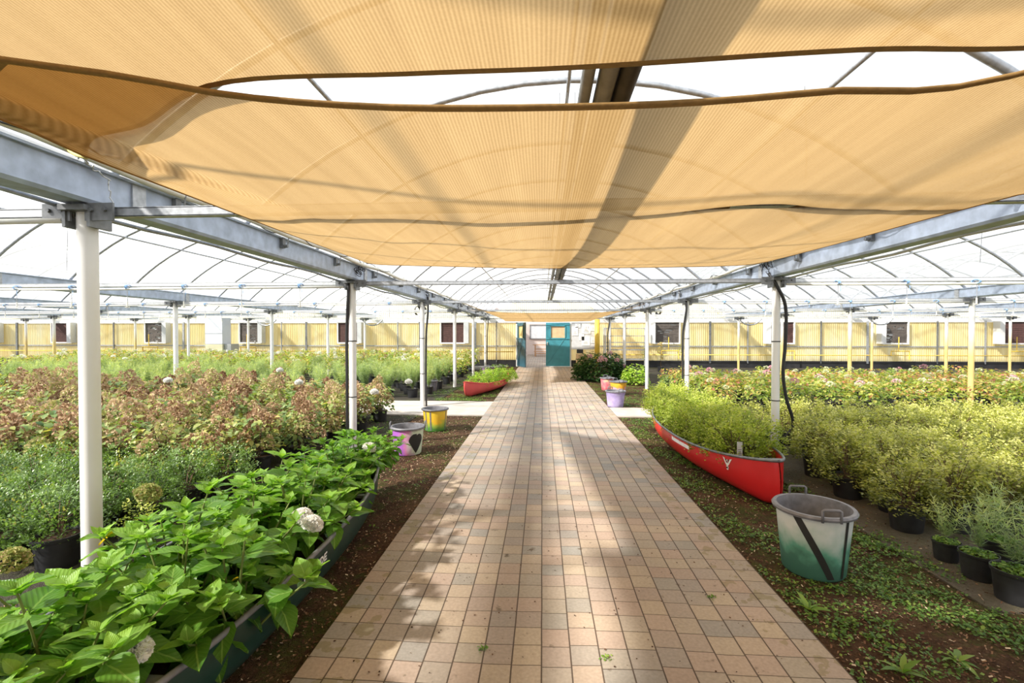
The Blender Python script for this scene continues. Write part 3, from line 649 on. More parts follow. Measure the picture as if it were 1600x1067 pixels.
for i, (x, y) in enumerate([(X0, 6.5), (X1, 6.5), (X0, 10.35), (X1, 10.35), (X0, 14.2), (X1, 14.2), (X0, 18.1), (X1, 18.1)]):
    s_ = 1 if x < 0 else -1; m = MB()
    for k in range(6 if i < 2 else 4):
        cx = Vector((x + s_ * random.uniform(0.09, 0.13), y + random.uniform(-0.16, 0.16), 2.47 + random.uniform(-0.06, 0.07))); rr = random.uniform(0.03, 0.06); a = random.uniform(0, 3)
        m.tube([cx + Vector((0.02 * math.sin(q * 1.7 + a), rr * math.cos(q + a), rr * math.sin(q + a))) for q in [0.6 * w_ for w_ in range(12)]], 0.0045, 5)
    tag(m.build('cable_bundle', 'black_rubber', None, True), f'tangled black cables on the {"left" if x < 0 else "right"} gutter, over post {nth(i // 2 + 2)} from the camera', 'cable', 'cable tangles on the gutters')
    tag(MB().tube(crv([(x - s_ * 0.05, y, 2.44), (x - s_ * 0.12, y - 0.02, 2.32), (x - s_ * 0.3, y - 0.05, 2.25), (x - s_ * 0.75, y - 0.05, 2.25)], 20), 0.012, 8).build('bent_pipe', 'pvc', None, True),
        f'bent cream hose looping under the {"left" if x < 0 else "right"} gutter, {nth(i // 2 + 2)} post from the camera', 'hose', 'bent hoses at the post tops')
# black hoses down the posts
for x, y, dx, lab in ((X0, 6.47, -0.075, 'black hose strapped to the left side of the second left post'), (X1, 6.47, 0.09, 'thick black hose bowing out from the red canoe post'),
                      (X0, 10.33, 0.085, 'black hose down the post behind the yellow bucket'), (X1, 10.33, -0.09, 'black hose down the third right post'), (X1, 14.19, -0.0, ''), (X0, 21.9, 0.09, 'thin black hose on the last left post by the wall'), (X1, 21.9, -0.10, 'thick black hose on the last right post by the wall')):
    if not lab: continue
    s_ = 1 if dx > 0 else -1
    if x == X1 and y == 6.47: pts = [(x - 0.10, y, 2.40), (x - 0.03, y - 0.08, 2.22), (x + 0.09, y - 0.06, 1.95), (x + 0.10, y - 0.04, 1.45), (x + 0.075, y - 0.04, 1.1), (x + 0.13, y - 0.02, 0.75), (x + 0.23, y, 0.42), (x + 0.14, y + 0.02, 0.2), (x + 0.10, y + 0.03, 0.0)]
    elif s_ > 0: pts = [(x + 0.12, y, 2.42), (x + 0.14, y - 0.05, 2.1), (x + 0.10, y - 0.05, 1.6), (x + dx, y - 0.03, 1.0), (x + dx, y - 0.03, 0.5), (x + dx, y, 0.0)]
    else: pts = [(x + 0.1 * s_ + .05, y, 2.42), (x + dx * 0.4, y - 0.07, 2.15), (x + dx, y - 0.02, 1.6), (x + dx, y - 0.02, 1.0), (x + dx, y - 0.02, 0.4), (x + dx, y, 0.0)]
    hs = thing('drain_hose', lab, 'hose', (0, 0, 0), 0, 'black hoses down the posts')
    MB().tube(crv(pts, 40), 0.021, 10).build('hose', 'black_rubber', hs, True)
    for z in (0.72, 1.5): MB().lathe([(0.052, -0.006), (0.056, -0.006), (0.056, 0.006), (0.052, 0.006)], 16, (x, y, z)).build('strap', 'black_plastic', hs)

# ------------------------------------------------------------------ leaf clouds
def rot(az, el, ro):
    ca, sa, ce, se, cr, sr = np.cos(az), np.sin(az), np.cos(el), np.sin(el), np.cos(ro), np.sin(ro)
    m = len(az); R = np.empty((m, 3, 3))
    x = np.stack([ca * ce, sa * ce, se], 1); y0 = np.stack([-sa, ca, np.zeros(m)], 1); z0 = np.cross(x, y0)
    y = y0 * cr[:, None] + z0 * sr[:, None]; z = -y0 * sr[:, None] + z0 * cr[:, None]
    R[:, :, 0] = x; R[:, :, 1] = y; R[:, :, 2] = z; return R
def leaf_diamond(w=0.3): return np.array([(0, 0, 0), (.5, w, .05), (1, 0, -.06), (.5, -w, .05)]), [(0, 2, 1), (0, 3, 2)]
def leaf_mid(w=0.3, droop=.18):
    v = [(0, 0, 0), (.35, 0, -.02), (.7, 0, -.3 * droop), (1, 0, -droop), (.3, w, .06), (.68, w * .8, .03 - .3 * droop), (.3, -w, .06), (.68, -w * .8, .03 - .3 * droop)]
    return np.array(v, float), [(0, 1, 4), (1, 2, 5, 4), (2, 3, 5), (0, 6, 1), (1, 6, 7, 2), (2, 7, 3)]
def leaf_big(droop=.25, w=.33, nl=9):
    v, f = [], []
    for i in range(nl):
        t_ = i / (nl - 1); pw = w * (math.sin(PI * min(1, t_ ** 0.72)) ** 0.85) * (1 - 0.25 * t_) if 0 < t_ < 1 else 0.0
        x = .08 + .92 * t_; x = x - 0.10 * droop * t_ ** 2
        for j, s_ in enumerate((-1, -.55, 0, .55, 1)):
            ser = 1 + (0.035 if i % 2 else -0.02) * (abs(s_) == 1)
            v.append((x, pw * s_ * ser, 0.10 * abs(s_) * (1 - t_ * .6) + 0.012 * math.sin(i * 2.3 + abs(s_) * 3) - droop * t_ ** 2.0 + (0.03 * math.sin(t_ * 5 + s_))))
    for i in range(nl - 1):
        for j in range(4): f.append((i * 5 + j, i * 5 + j + 1, (i + 1) * 5 + j + 1, (i + 1) * 5 + j))
    b = len(v); v += [(0, -.012, 0.0), (0, .012, 0.0), (.10, .012, 0.0), (.10, -.012, 0)]; f.append((b, b + 1, b + 2, b + 3)); return np.array(v, float), f
def leaf_petal(): return np.array([(0, -.35, 0), (0, .35, 0), (.8, .42, .12), (.8, -.42, .12)], float), [(0, 3, 2, 1)]
def leaf_needle(): return np.array([(0, -.02, 0), (0, .02, 0), (1, 0, .02)], float), [(0, 2, 1)]
def cloud(name, leaf, P, az, el, ro, sc, tint, mat, extra=None, uv=False, smooth=False):
    LV, LF = leaf; R = rot(az, el, ro); m, n = len(P), len(LV)
    Vv = (np.einsum('mij,nj->mni', R, LV) * sc[:, None, None] + P[:, None, :]).reshape(-1, 3)
    me = bpy.data.meshes.new(name); loops = np.concatenate([np.array(f_) for f_ in LF]); ns = np.array([len(f_) for f_ in LF])
    L = (loops[None, :] + (np.arange(m) * n)[:, None]).ravel(); cnt = np.tile(ns, m); st = np.concatenate([[0], np.cumsum(cnt)[:-1]])
    me.vertices.add(m * n); me.vertices.foreach_set('co', Vv.ravel().astype(np.float32))
    me.loops.add(len(L)); me.loops.foreach_set('vertex_index', L.astype(np.int32))
    me.polygons.add(len(cnt)); me.polygons.foreach_set('loop_start', st.astype(np.int32))
    if smooth: me.polygons.foreach_set('use_smooth', np.ones(len(cnt), bool))
    me.update(calc_edges=True); me.validate()
    at = me.attributes.new('tint', 'FLOAT', 'POINT'); at.data.foreach_set('value', np.repeat(np.clip(tint, 0, 1), n).astype(np.float32))
    if uv:
        a2 = me.attributes.new('leafuv', 'FLOAT_VECTOR', 'POINT'); q = LV.copy(); q[:, 1] = q[:, 1] / 0.33; a2.data.foreach_set('vector', np.tile(q, (m, 1)).ravel().astype(np.float32))
    me.materials.append(MATS[mat]); return me
U = lambda a, b, n: rng.uniform(a, b, n)
def dome_pts(n, r, h, shell=0.35, z0=0.0, flat=1.0):
    a = U(0, 2 * PI, n); c = U(0, 1, n) ** 0.8; q = (1 - shell) + shell * U(0, 1, n) ** 0.6 if shell < 1 else U(0.15, 1, n) ** .5
    th = np.arccos(1 - c); rr = q * np.sin(th) ** 0.7 * r; z = z0 + h * np.cos(th) * q
    return np.stack([rr * np.cos(a), rr * np.sin(a), z], 1), a
def stems_mesh(name, n, r, h, z0, mat='stem_brown', rad=0.004, seed=0):
    m = MB(); rd = random.Random(seed)
    for k in range(n):
        a = rd.uniform(0, 6.28); q = rd.uniform(0.2, 0.9) * r
        m.tube([(0.02 * math.cos(a), 0.02 * math.sin(a), z0), (q * .4 * math.cos(a), q * .4 * math.sin(a), z0 + h * .5), (q * math.cos(a), q * math.sin(a), z0 + h * rd.uniform(.7, .95))], [rad, rad * .8, rad * .5], 4, False)
    return m.mesh(name, mat)
def pot_mesh(r, h, mat='black_plastic'):
    return MB().lathe([(0.001, 0.0), (r * .80, 0.0), (r * .82, 0.01), (r * .96, h * .86), (r, h * .87), (r * 1.03, h * .90), (r * 1.03, h), (r * .98, h), (r * .93, h * .93), (r * .90, h * .5), (0.001, h * .5)], 20).mesh('pot', mat, False)
def soil_mesh(r, z): return MB().lathe([(0.001, z + 0.01), (r * .5, z + 0.006), (r, z)], 14).mesh('soil', 'soil', True)
def sm(me):
    me.polygons.foreach_set('use_smooth', [True] * len(me.polygons))
    try: me.set_sharp_from_angle(angle=math.radians(35))
    except Exception: pass
    return me

potL = sm(pot_mesh(0.155, 0.25)); potM = sm(pot_mesh(0.13, 0.21)); potS = sm(pot_mesh(0.115, 0.19))
soilL = soil_mesh(0.145, 0.225); soilM = soil_mesh(0.122, 0.19); soilS = soil_mesh(0.105, 0.17)
def tail(o): o.hide_render = False; return o
def proto(name, cat, pot, soil, fol, stems=None):
    t = thing(name, 'x', cat)
    if pot: link('pot', pot, t)
    if soil: link('soil', soil, t)
    if stems: link('stems', stems, t)
    link('foliage', fol, t); return t
class Bed:
    """places copies of prototypes; the first use takes the prototype itself"""
    def __init__(s, protos): s.p = protos; s.used = set()
    def put(s, loc, rz, sc, label, group, i=None):
        i = random.randrange(len(s.p)) if i is None else i; r = s.p[i]
        if i in s.used: return dup(r, loc, rz, sc, label, group)
        s.pend = getattr(s, 'pend', {}); s.used.add(i)
        s.pend[i] = (loc, rz, sc, label, group); return r
    def finish(s):
        for i, r in enumerate(s.p):
            if i not in s.used:
                for ch in list(r.children): bpy.data.objects.remove(ch)
                bpy.data.objects.remove(r)
        for i, (loc, rz, sc, label, group) in getattr(s, 'pend', {}).items():
            r = s.p[i]; r.location = loc; r.rotation_euler = (0, 0, rz); r.scale = sc if isinstance(sc, tuple) else (sc,) * 3; r['label'] = label; r['group'] = group

# yellow-green small-leaved shrub
def clustered(n, r, h, z0, k=18, spread=.022, shell=.42):
    nc = max(8, n // k); C, a = dome_pts(nc, r, h, shell, z0); idx = np.repeat(np.arange(nc), k); m_ = len(idx)
    P = C[idx] + rng.normal(0, spread, (m_, 3)); return P, a[idx], idx, nc
def spirea(seed, n, r, h, z0, mat, size=0.023, tint_c=0.5, spread=.024):
    P, a, idx, nc = clustered(n, r, h, z0, 18, spread); P[:, 2] = np.maximum(P[:, 2], z0 - .03); m_ = len(P)
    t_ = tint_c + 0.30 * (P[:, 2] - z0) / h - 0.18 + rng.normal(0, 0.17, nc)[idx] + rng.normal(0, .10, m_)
    return cloud('foliage', leaf_diamond(.32), P, a + U(-1.6, 1.6, m_), U(-.3, 1.0, m_), U(-.7, .7, m_), U(.7, 1.35, m_) * size, t_, mat)
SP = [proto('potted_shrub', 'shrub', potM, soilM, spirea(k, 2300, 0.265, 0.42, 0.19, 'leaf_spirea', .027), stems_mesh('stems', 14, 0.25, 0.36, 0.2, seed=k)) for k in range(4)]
bed = Bed(SP); G_ = 'yellow-green shrubs in black pots'
front = [(2.93, 5.30), (2.95, 4.92), (2.97, 4.58), (3.0, 4.25)]
rows = []
j = 0
for r_ in range(10):
    y = 4.10 + 0.375 * r_
    row = []
    for c_ in range(20):
        x = 3.03 + 0.375 * c_ + (0.18 if r_ % 2 else 0) + (0.0 if y < 5.6 else 0.10)
        if abs(x - 3.08) < 0.25 and abs(y - 6.47) < 0.33: continue
        if x > 1.16 * y + 0.9 or x > 10.2: continue
        row.append((x, y))
    rows.append(row)
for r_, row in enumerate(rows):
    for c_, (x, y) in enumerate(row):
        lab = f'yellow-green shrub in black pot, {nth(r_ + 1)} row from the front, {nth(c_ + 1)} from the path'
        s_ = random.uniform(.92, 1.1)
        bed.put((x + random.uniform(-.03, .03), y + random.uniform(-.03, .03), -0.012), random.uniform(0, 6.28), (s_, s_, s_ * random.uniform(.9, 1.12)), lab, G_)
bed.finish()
# browning hydrangeas
def petals(name, n, r, h, mat, size=0.022, z0=0.0, tc=.5):
    a = U(0, 2 * PI, n); c = U(-.75, 1, n); s_ = np.sqrt(1 - c * c)
    P = np.stack([r * s_ * np.cos(a) * (1 - .3 * np.clip(c, 0, 1)), r * s_ * np.sin(a) * (1 - .3 * np.clip(c, 0, 1)), z0 + h * c], 1) * U(.85, 1.08, n)[:, None]
    return cloud(name, leaf_petal(), P, a + U(-.9, .9, n), np.arcsin(c) * .6 + U(-.9, .9, n), U(-1.4, 1.4, n), U(.7, 1.2, n) * size, tc + rng.normal(0, .22, n), mat)
heads = [petals('flower_head', 170, .066 + .007 * k, .092, 'petal_brown', .026, 0, .30 + .13 * k) for k in range(4)]
def leafy(seed, n, r, h, z0, mat, size, tc=.4, droop=.2, top=.1):
    a = U(0, 2 * PI, n); z = z0 + h * U(0, 1, n) ** .8; rr = r * U(.25, 1, n) ** .6
    P = np.stack([rr * np.cos(a), rr * np.sin(a), z], 1); t_ = tc + top * (z - z0) / h + rng.normal(0, .17, n)
    return cloud('foliage', leaf_mid(.31, droop), P, a + U(-1.2, 1.2, n), U(-.7, .4, n), U(-.5, .5, n), U(.7, 1.3, n) * size, t_, mat)
def brown(seed):
    rd = random.Random(seed); t = proto('browned_hydrangea', 'hydrangea', potL, soilL, leafy(seed, 200, .27, .50, .24, 'leaf_autumn', .082, .42), stems_mesh('stems', 9, .24, .6, .2, seed=seed))
    for k in range(7):
        a = k * 2.4 + rd.uniform(-.3, .3); q = (.07 if k < 2 else .20) + rd.uniform(-.03, .05)
        o = link('flower_head', heads[rd.randrange(4)], t, (q * math.cos(a), q * math.sin(a), .86 - .30 * (q / .25) ** 1.5 + rd.uniform(-.20, .08)), rd.uniform(0, 6))
        s_ = rd.uniform(.95, 1.4); o.scale = (s_, s_, s_ * rd.uniform(.95, 1.25)); o.rotation_euler = (rd.uniform(-.4, .4), rd.uniform(-.4, .4), 0)
    return t
bed = Bed([brown(k + 20) for k in range(4)]); G_ = 'browning hydrangeas in black pots'; browned = []
for r_ in range(10):
    y = 4.72 + 0.475 * r_; ci = 0
    for c_ in range(24):
        x = -2.98 - 0.50 * c_ - (0.22 if r_ % 2 else 0)
        if y > 8.2: x -= 0.0
        if -x > 1.16 * y + 0.3: break
        if y < 5.0 and x > -3.2: continue
        if abs(x - X0) < 0.3 and abs(y - 6.47) < 0.3: continue
        ci += 1; s_ = random.uniform(.88, 1.08) * (0.86 if x > -4.0 else 1.0)
        browned.append(bed.put((x + random.uniform(-.05, .05), y + random.uniform(-.05, .05), -.012), random.uniform(0, 6.28), (s_, s_, s_ * random.uniform(.9, 1.05)),
                f'hydrangea with browned blooms, {nth(r_ + 1)} row from the front, {nth(ci)} from the path', G_))
bed.finish()
# low small-leaved evergreen
def boxy(seed):
    P, a, idx, nc = clustered(2500, .265, .36, .17, 14, .018, .45); n = len(P)
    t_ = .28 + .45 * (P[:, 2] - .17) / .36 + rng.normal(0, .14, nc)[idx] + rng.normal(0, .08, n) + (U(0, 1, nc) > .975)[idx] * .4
    return cloud('foliage', leaf_diamond(.3), P, a + U(-1.5, 1.5, n), U(0, 1.4, n), U(-.5, .5, n), U(.7, 1.2, n) * .023, t_, 'leaf_box')
bed = Bed([proto('boxwood_shrub', 'shrub', potM, soilM, boxy(k), stems_mesh('stems', 8, .2, .3, .16, seed=k)) for k in range(3)])
for r_ in range(5):
    y = 3.06 + .345 * r_; ci = 0
    for c_ in range(12):
        x = -3.36 - .37 * c_ - (.17 if r_ % 2 else 0) + (.28 if r_ >= 3 else 0.12 if r_ == 2 else 0)
        if -x > 1.17 * y + .9: break
        ci += 1; bed.put((x + random.uniform(-.02, .02), y + random.uniform(-.02, .02), -.012), random.uniform(0, 6.28), random.uniform(.95, 1.1),
                f'small-leaved green shrub in black pot, {nth(r_ + 1)} row from the front, {nth(ci)} from the post', 'small-leaved green shrubs at front left')
bed.finish()
o = proto('boxwood_shrub', 'shrub', potS, soilS, spirea(9, 500, .13, .2, .16, 'leaf_canoe', .02)); o.location = (-2.98, 3.28, -.012)
tag(o, 'smallest potted shrub, standing alone just left of the nearest post', 'shrub')

# feathery green plants
def feather(seed, n=2600, h=.62, r=.24):
    rd = np.random.default_rng(seed); ns = 26; sa = rd.uniform(0, 2 * PI, ns); sr = rd.uniform(.1, 1, ns) * r; sh = rd.uniform(.6, 1, ns) * h
    k = rd.integers(0, ns, n); t_ = rd.uniform(.12, 1, n); P = np.stack([sr[k] * np.cos(sa[k]) * t_, sr[k] * np.sin(sa[k]) * t_, .2 + sh[k] * t_], 1)
    return cloud('foliage', (np.array([(0, -.045, 0), (0, .045, 0), (1, 0, .02)], float), [(0, 2, 1)]), P, rd.uniform(0, 6.28, n), rd.uniform(-.1, 1.1, n), rd.uniform(-1, 1, n), rd.uniform(.045, .095, n), .2 + .55 * t_ + rd.normal(0, .14, n), 'leaf_fern')
FE = [proto('feathery_plant', 'plant', potM, soilM, feather(k), stems_mesh('stems', 10, .2, .5, .17, 'stem_green', .003, k)) for k in range(3)]
bed = Bed(FE)
def place_bed(bed, ys, xs_start, dx, sgn, xmax, lab, group, sc=(.9, 1.1), hz=(.9, 1.1), lim=1.17, skip=lambda x, y: False, z=-.012):
    for r_, y in enumerate(ys):
        ci = 0; k = 0
        while True:
            x = sgn * (xs_start + dx * k + (dx * .45 if r_ % 2 else 0)); k += 1
            if abs(x) > min(xmax, lim * y + .6): break
            if skip(x, y) or any(abs(x - gx) < .3 and abs(y - py) < .3 for gx in GX for py in PY): continue
            ci += 1; s_ = random.uniform(*sc)
            bed.put((x + random.uniform(-.06, .06), y + random.uniform(-.06, .06), z), random.uniform(0, 6.28), (s_, s_, s_ * random.uniform(*hz)), lab(nth(r_ + 1), nth(ci)), group)
    bed.finish()
place_bed(bed, [10.0 + .62 * k for k in range(9)], 3.0, .62, -1, 17, lambda a, b: f'feathery green plant in pot, {a} row behind the brown hydrangeas, {b} from the path', 'feathery green plants in pots',
          skip=lambda x, y: y < 11.3 and x > -4.9, hz=(.85, 1.15))
# far hydrangeas, two sides
def farhyd(seed, mat, hm, nh, size=.09, tc=.45, h=.55, pname='potted_hydrangea'):
    rd = random.Random(seed); t = proto(pname, 'hydrangea', potL, soilL, leafy(seed, 190, .32, h, .22, mat, size, tc, top=.25), None)
    for k in range(nh):
        a = rd.uniform(0, 6.28); q = rd.uniform(.05, .27)
        o = link('flower_head', hm[rd.randrange(len(hm))], t, (q * math.cos(a), q * math.sin(a), .24 + h * (1.04 - q)), 0); s_ = rd.uniform(.7, 1.2); o.scale = (s_, s_, s_ * .8)
    return t
hw = [petals('flower_head', 70, .07, .055, m_, .032) for m_ in ('petal_cream', 'petal_white', 'petal_pink')]
bed = Bed([farhyd(40 + k, 'leaf_mixed', hw[:2] if k else [heads[2], hw[0]], (3, 1, 2)[k], tc=.38, pname='pale_hydrangea') for k in range(3)])
place_bed(bed, [15.8 + .80 * k for k in range(8)], 3.1, .78, -1, 21.5, lambda a, b: f'leafy hydrangea with pale blooms, {a} row before the left wall, {b} from the path', 'pale-blooming hydrangeas at the left wall', hz=(.85, 1.2))
bed = Bed([farhyd(50 + k, 'leaf_mixed', [hw[2], hw[0]] if k != 1 else hw[:2], (2, 1, 0, 1)[k], .08, .36 + .06 * k, .46) for k in range(4)])
place_bed(bed, [9.65 + .68 * k for k in range(7)], 3.55, .70, 1, 19.5, lambda a, b: f'mixed green and reddish hydrangea, {a} row behind the yellow shrubs, {b} from the path', 'mixed hydrangeas in the right beds',
          sc=(.85, 1.05), skip=lambda x, y: False)
print('plants placed', len(bpy.data.objects))

# ------------------------------------------------------------------ canoes
def make_canoe(name, label, loc, rz, L, B, h0, h1, mat, rimmat, soilz=.24):
    t = thing(name, label, 'canoe', loc, rz); ns, nu = 44, 14
    def sec(s_):
        a = abs(s_); b = B * max(0.0, 1 - a ** 2.3) ** .80; zs = h0 + (h1 - h0) * a ** 3.2
        zb = 0.0 + max(0, (a - .90) / .10) ** 2 * .10; return b, zs, zb
    def pt(s_, u, inset=0.0):
        b, zs, zb = sec(s_); b = max(.006, b - inset); au = abs(u); yy = s_ * (L / 2)
        over = .05 * (abs(s_) > .9) * 0
        x = b * math.copysign((1 - (1 - au) ** 2.4), u); z = zb + (zs - zb) * au ** 2.2 + inset * (1 - au)
        sh = .04 * (1 - ((z) / h1 - .5) ** 2 * 4) if abs(s_) > .97 else 0
        return (x, yy + math.copysign(max(0, sh), s_), z)
    ss = [math.sin(-PI / 2 + PI * i / ns) for i in range(ns + 1)]; us = [-1 + 2 * j / nu for j in range(nu + 1)]
    hull = MB().grid([[pt(s_, u) for u in us] for s_ in ss]); ho = hull.build('hull', mat, t, True)
    MB().grid([[pt(s_, u, .014) for u in us][::-1] for s_ in ss]).build('liner', mat, t, True)
    for sd in (-1, 1):
        MB().tube([(pt(s_, sd)[0], pt(s_, sd)[1], pt(s_, sd)[2]) for s_ in ss], .014, 8).build('gunwale', rimmat, t, True)
    for sd in (-1, 1):
        m = MB(); q = [sd * (.90 + .0999 * k / 5) for k in range(6)]
        m.grid([[(pt(a, u_)[0], pt(a, u_)[1], sec(a)[1] + .008) for u_ in (-1, 0, 1)] for a in q]); m.build('deck_plate', rimmat, t)
    for s_ in (-.45, .45):
        b, zs, _ = sec(s_); MB().box((0, s_ * L / 2, zs - .015), (2 * b, .05, .02)).build('thwart', rimmat, t)
    m = MB(); rows_ = []
    for s_ in [-.93 + 1.86 * k / 24 for k in range(25)]:
        b, zs, zb = sec(s_); zz = min(soilz, zs - .05); au = (max(.01, (zz - zb)) / (zs - zb)) ** (1 / 2.2); w_ = (b - .014) * (1 - (1 - au) ** 2.4)
        rows_.append([(w_ * q, s_ * L / 2, zz + .012 * math.sin(s_ * 40 + q * 5)) for q in (-1, -.5, 0, .5, 1)])
    m.grid(rows_).build('soil', 'soil', t, True)
    return t, pt, sec
cg, ptg, secg = make_canoe('canoe', 'dark green canoe planter full of big-leaved hydrangeas at front left', (-1.76, 2.60, -.02), 0, 4.4, .46, .36, .50, 'green_hull', 'grey_rim', .26)
cr, ptr, secr = make_canoe('canoe', 'bright red canoe planter with bird emblem beside the right-hand pots', (2.17, 6.58, -.02), 0.0, 4.2, .50, .33, .45, 'red_hull', 'galv_dark', .24)
cf, ptf, secf = make_canoe('canoe', 'faded red canoe planter far along the left side of the path', (-1.58, 13.75, -.02), -.20, 3.7, .42, .27, .40, 'far_red_hull', 'far_red_hull', .2)
# emblem on the red canoe (left side, near the bow): wings, body, dark details
def on_hull(pt, yy, zz, L, sd, off=.004):
    s_ = yy / (L / 2); lo, hi = 0.0, 1.0
    for _ in range(24):
        mid = (lo + hi) / 2
        if pt(s_, sd * mid)[2] < zz: lo = mid
        else: hi = mid
    p = pt(s_, sd * lo); return (p[0] + sd * off, yy, zz)
def decal(name, polys, mat, pt, L, sd, parent, cy, cz, sc, off=.004):
    m = MB()
    for poly in polys: m.quad(*[on_hull(pt, cy + a * sc, cz + b * sc, L, sd, off) for a, b in poly])
    return m.build(name, mat, parent)
wing = [[(-1, 1.0), (-.55, .85), (-.2, .1), (-.35, -.1)], [(-.35, -.1), (-.2, .1), (0, .3), (0, -.45)]]
wing += [[(-x_, y_) for x_, y_ in q][::-1] for q in wing]; wing += [[(-.3, -.4), (.3, -.4), (.15, -1.0), (-.15, -1.0)], [(-.14, .3), (.14, .3), (.1, .75), (-.1, .75)]]
decal('emblem', wing, 'white_mark', ptr, 4.2, -1, cr, -1.60, .285, .062)
decal('emblem_detail', [[(-.5, .75), (-.1, .72), (-.15, .5), (-.4, .6)], [(.1, .72), (.5, .75), (.4, .6), (.15, .5)], [(-.2, -.5), (.2, -.5), (.15, -.75), (-.15, -.75)], [(-.12, .45), (.12, .45), (.06, .2), (-.06, .2)]], 'mark_black', ptr, 4.2, -1, cr, -1.60, .285, .062, .007)
m = MB(); K = 10
for k in range(K):
    a, b = -.9 + .55 * k / K, -.9 + .55 * (k + 1) / K
    m.quad(on_hull(ptr, a, .255, 4.2, -1, .005), on_hull(ptr, b, .255, 4.2, -1, .005), on_hull(ptr, b, .30, 4.2, -1, .005), on_hull(ptr, a, .30, 4.2, -1, .005))
st = m.build('name_strip', 'white_mark', cr)
# lettering on green canoe: block strokes T L A N D E laid on the hull
LET = {'T': [((0, 1), (1, 1)), ((.5, 1), (.5, 0))], 'L': [((.1, 1), (.1, 0)), ((.1, 0), (.9, 0))], 'A': [((0, 0), (.5, 1)), ((.5, 1), (1, 0)), ((.2, .4), (.8, .4))], 'N': [((.05, 0), (.05, 1)), ((.05, 1), (.95, 0)), ((.95, 0), (.95, 1))],
       'D': [((.1, 0), (.1, 1)), ((.1, 1), (.7, .9)), ((.7, .9), (.95, .5)), ((.95, .5), (.7, .1)), ((.7, .1), (.1, 0))], 'E': [((.1, 0), (.1, 1)), ((.1, 1), (.9, 1)), ((.1, .5), (.75, .5)), ((.1, 0), (.9, 0))], ' ': []}
m = MB(); y_ = -.12
for ch in 'T LANDE':
    for (a, b), (c, d) in LET[ch]:
        W_, H_ = .036, .040; p0 = Vector((a * W_, b * H_)); p1 = Vector((c * W_, d * H_)); dd = (p1 - p0).normalized(); nn = Vector((-dd.y, dd.x)) * .0055
        q = [p0 + nn - dd * .004, p0 - nn - dd * .004, p1 - nn + dd * .004, p1 + nn + dd * .004]
        m.quad(*[on_hull(ptg, y_ + v_.x, .262 + v_.y, 4.4, 1, .004) for v_ in q])
    y_ += .046 if ch != ' ' else .02
m.build('lettering', 'white_mark', cg)

# big hydrangeas in the green canoe
LB = leaf_big()
def big_hyd(seed, nst=15, spread=.34, h=.39):
    rd = np.random.default_rng(seed); Ps, az, el, ro, sc, tn = [], [], [], [], [], []; stm = MB()
    for k in range(nst):
        a = k * 2.4 + rd.uniform(-.4, .4); q = spread * math.sqrt((k + .5) / nst) * rd.uniform(.8, 1.1); hh = h * rd.uniform(.66, 1.2) * (1.08 - .45 * (q / spread) ** 2)
        pts = [(0.03 * math.cos(a), .03 * math.sin(a), 0), (q * .55 * math.cos(a), q * .55 * math.sin(a), hh * .55), (q * math.cos(a), q * math.sin(a), hh)]
        stm.tube(crv(pts, 6), [.006, .006, .005, .005, .004, .004, .003], 5, False); rot0 = rd.uniform(0, PI)
        tip = Vector(pts[2]); mid = Vector(pts[1]); base = Vector(pts[0])
        for nd, (fr_, ln, e_) in enumerate(((1.0, .055, .95), (.97, .10, .55), (.80, .138, .18), (.55, .145, -.25), (.35, .125, -.45))):
            p = mid.lerp(tip, (fr_ - .5) * 2) if fr_ > .5 else base.lerp(mid, fr_ * 2)
            if nd == 4 and rd.uniform() < .3: continue
            for w_ in range(2 if nd else 4):
                Ps.append(tuple(p)); az.append(rot0 + nd * PI / 2 + w_ * (PI if nd else PI / 2) + rd.uniform(-.3, .3)); el.append(e_ + rd.uniform(-.22, .22)); ro.append(rd.uniform(-.35, .35))
                sc.append(ln * rd.uniform(.85, 1.22)); tn.append(.74 - .12 * nd + rd.normal(0, .10))
    f_ = cloud('foliage', LB, np.array(Ps), np.array(az), np.array(el), np.array(ro), np.array(sc), np.array(tn), 'leaf_hydrangea', uv=True, smooth=True)
    t = thing('hydrangea_plant', 'x', 'hydrangea'); link('foliage', f_, t); link('stems', stm.mesh('stems', 'stem_green', True), t); return t
bed = Bed([big_hyd(60 + k) for k in range(4)])
hpos = []
for k in range(10):
    y = .62 + .435 * k; wd = .17 * (1 - abs(y - 2.6) / 2.9)
    for sd in (-1, 1): hpos.append((-1.76 + sd * wd + random.uniform(-.04, .04), y + .1 * sd + random.uniform(-.05, .05), sd))
hpos += [(-1.44, 2.10, 1)]
plants = []
for i, (x, y, sd) in enumerate(hpos):
    s_ = 1.12 if y < 3.4 else 1.0
    plants.append(bed.put((x, y, .22 if i < 20 else .14), random.uniform(0, 6.28), s_ * random.uniform(.92, 1.1), f'big-leaved hydrangea in the green canoe, {"outer" if sd < 0 else "path"} side, {nth(i // 2 + 1)} from the near end' if i < 20 else ['big-leaved hydrangea spilling over the green rim beside the lettering', 'big-leaved hydrangea spilling over the far rim of the green canoe'][i - 20], 'hydrangeas in the green canoe'))
bed.finish()
wh = petals('flower_head', 1000, .047, .030, 'petal_white', .017, 0, .9); bh = petals('flower_head', 700, .055, .035, 'petal_brown', .016, 0, .7)
bpy.context.view_layer.update()
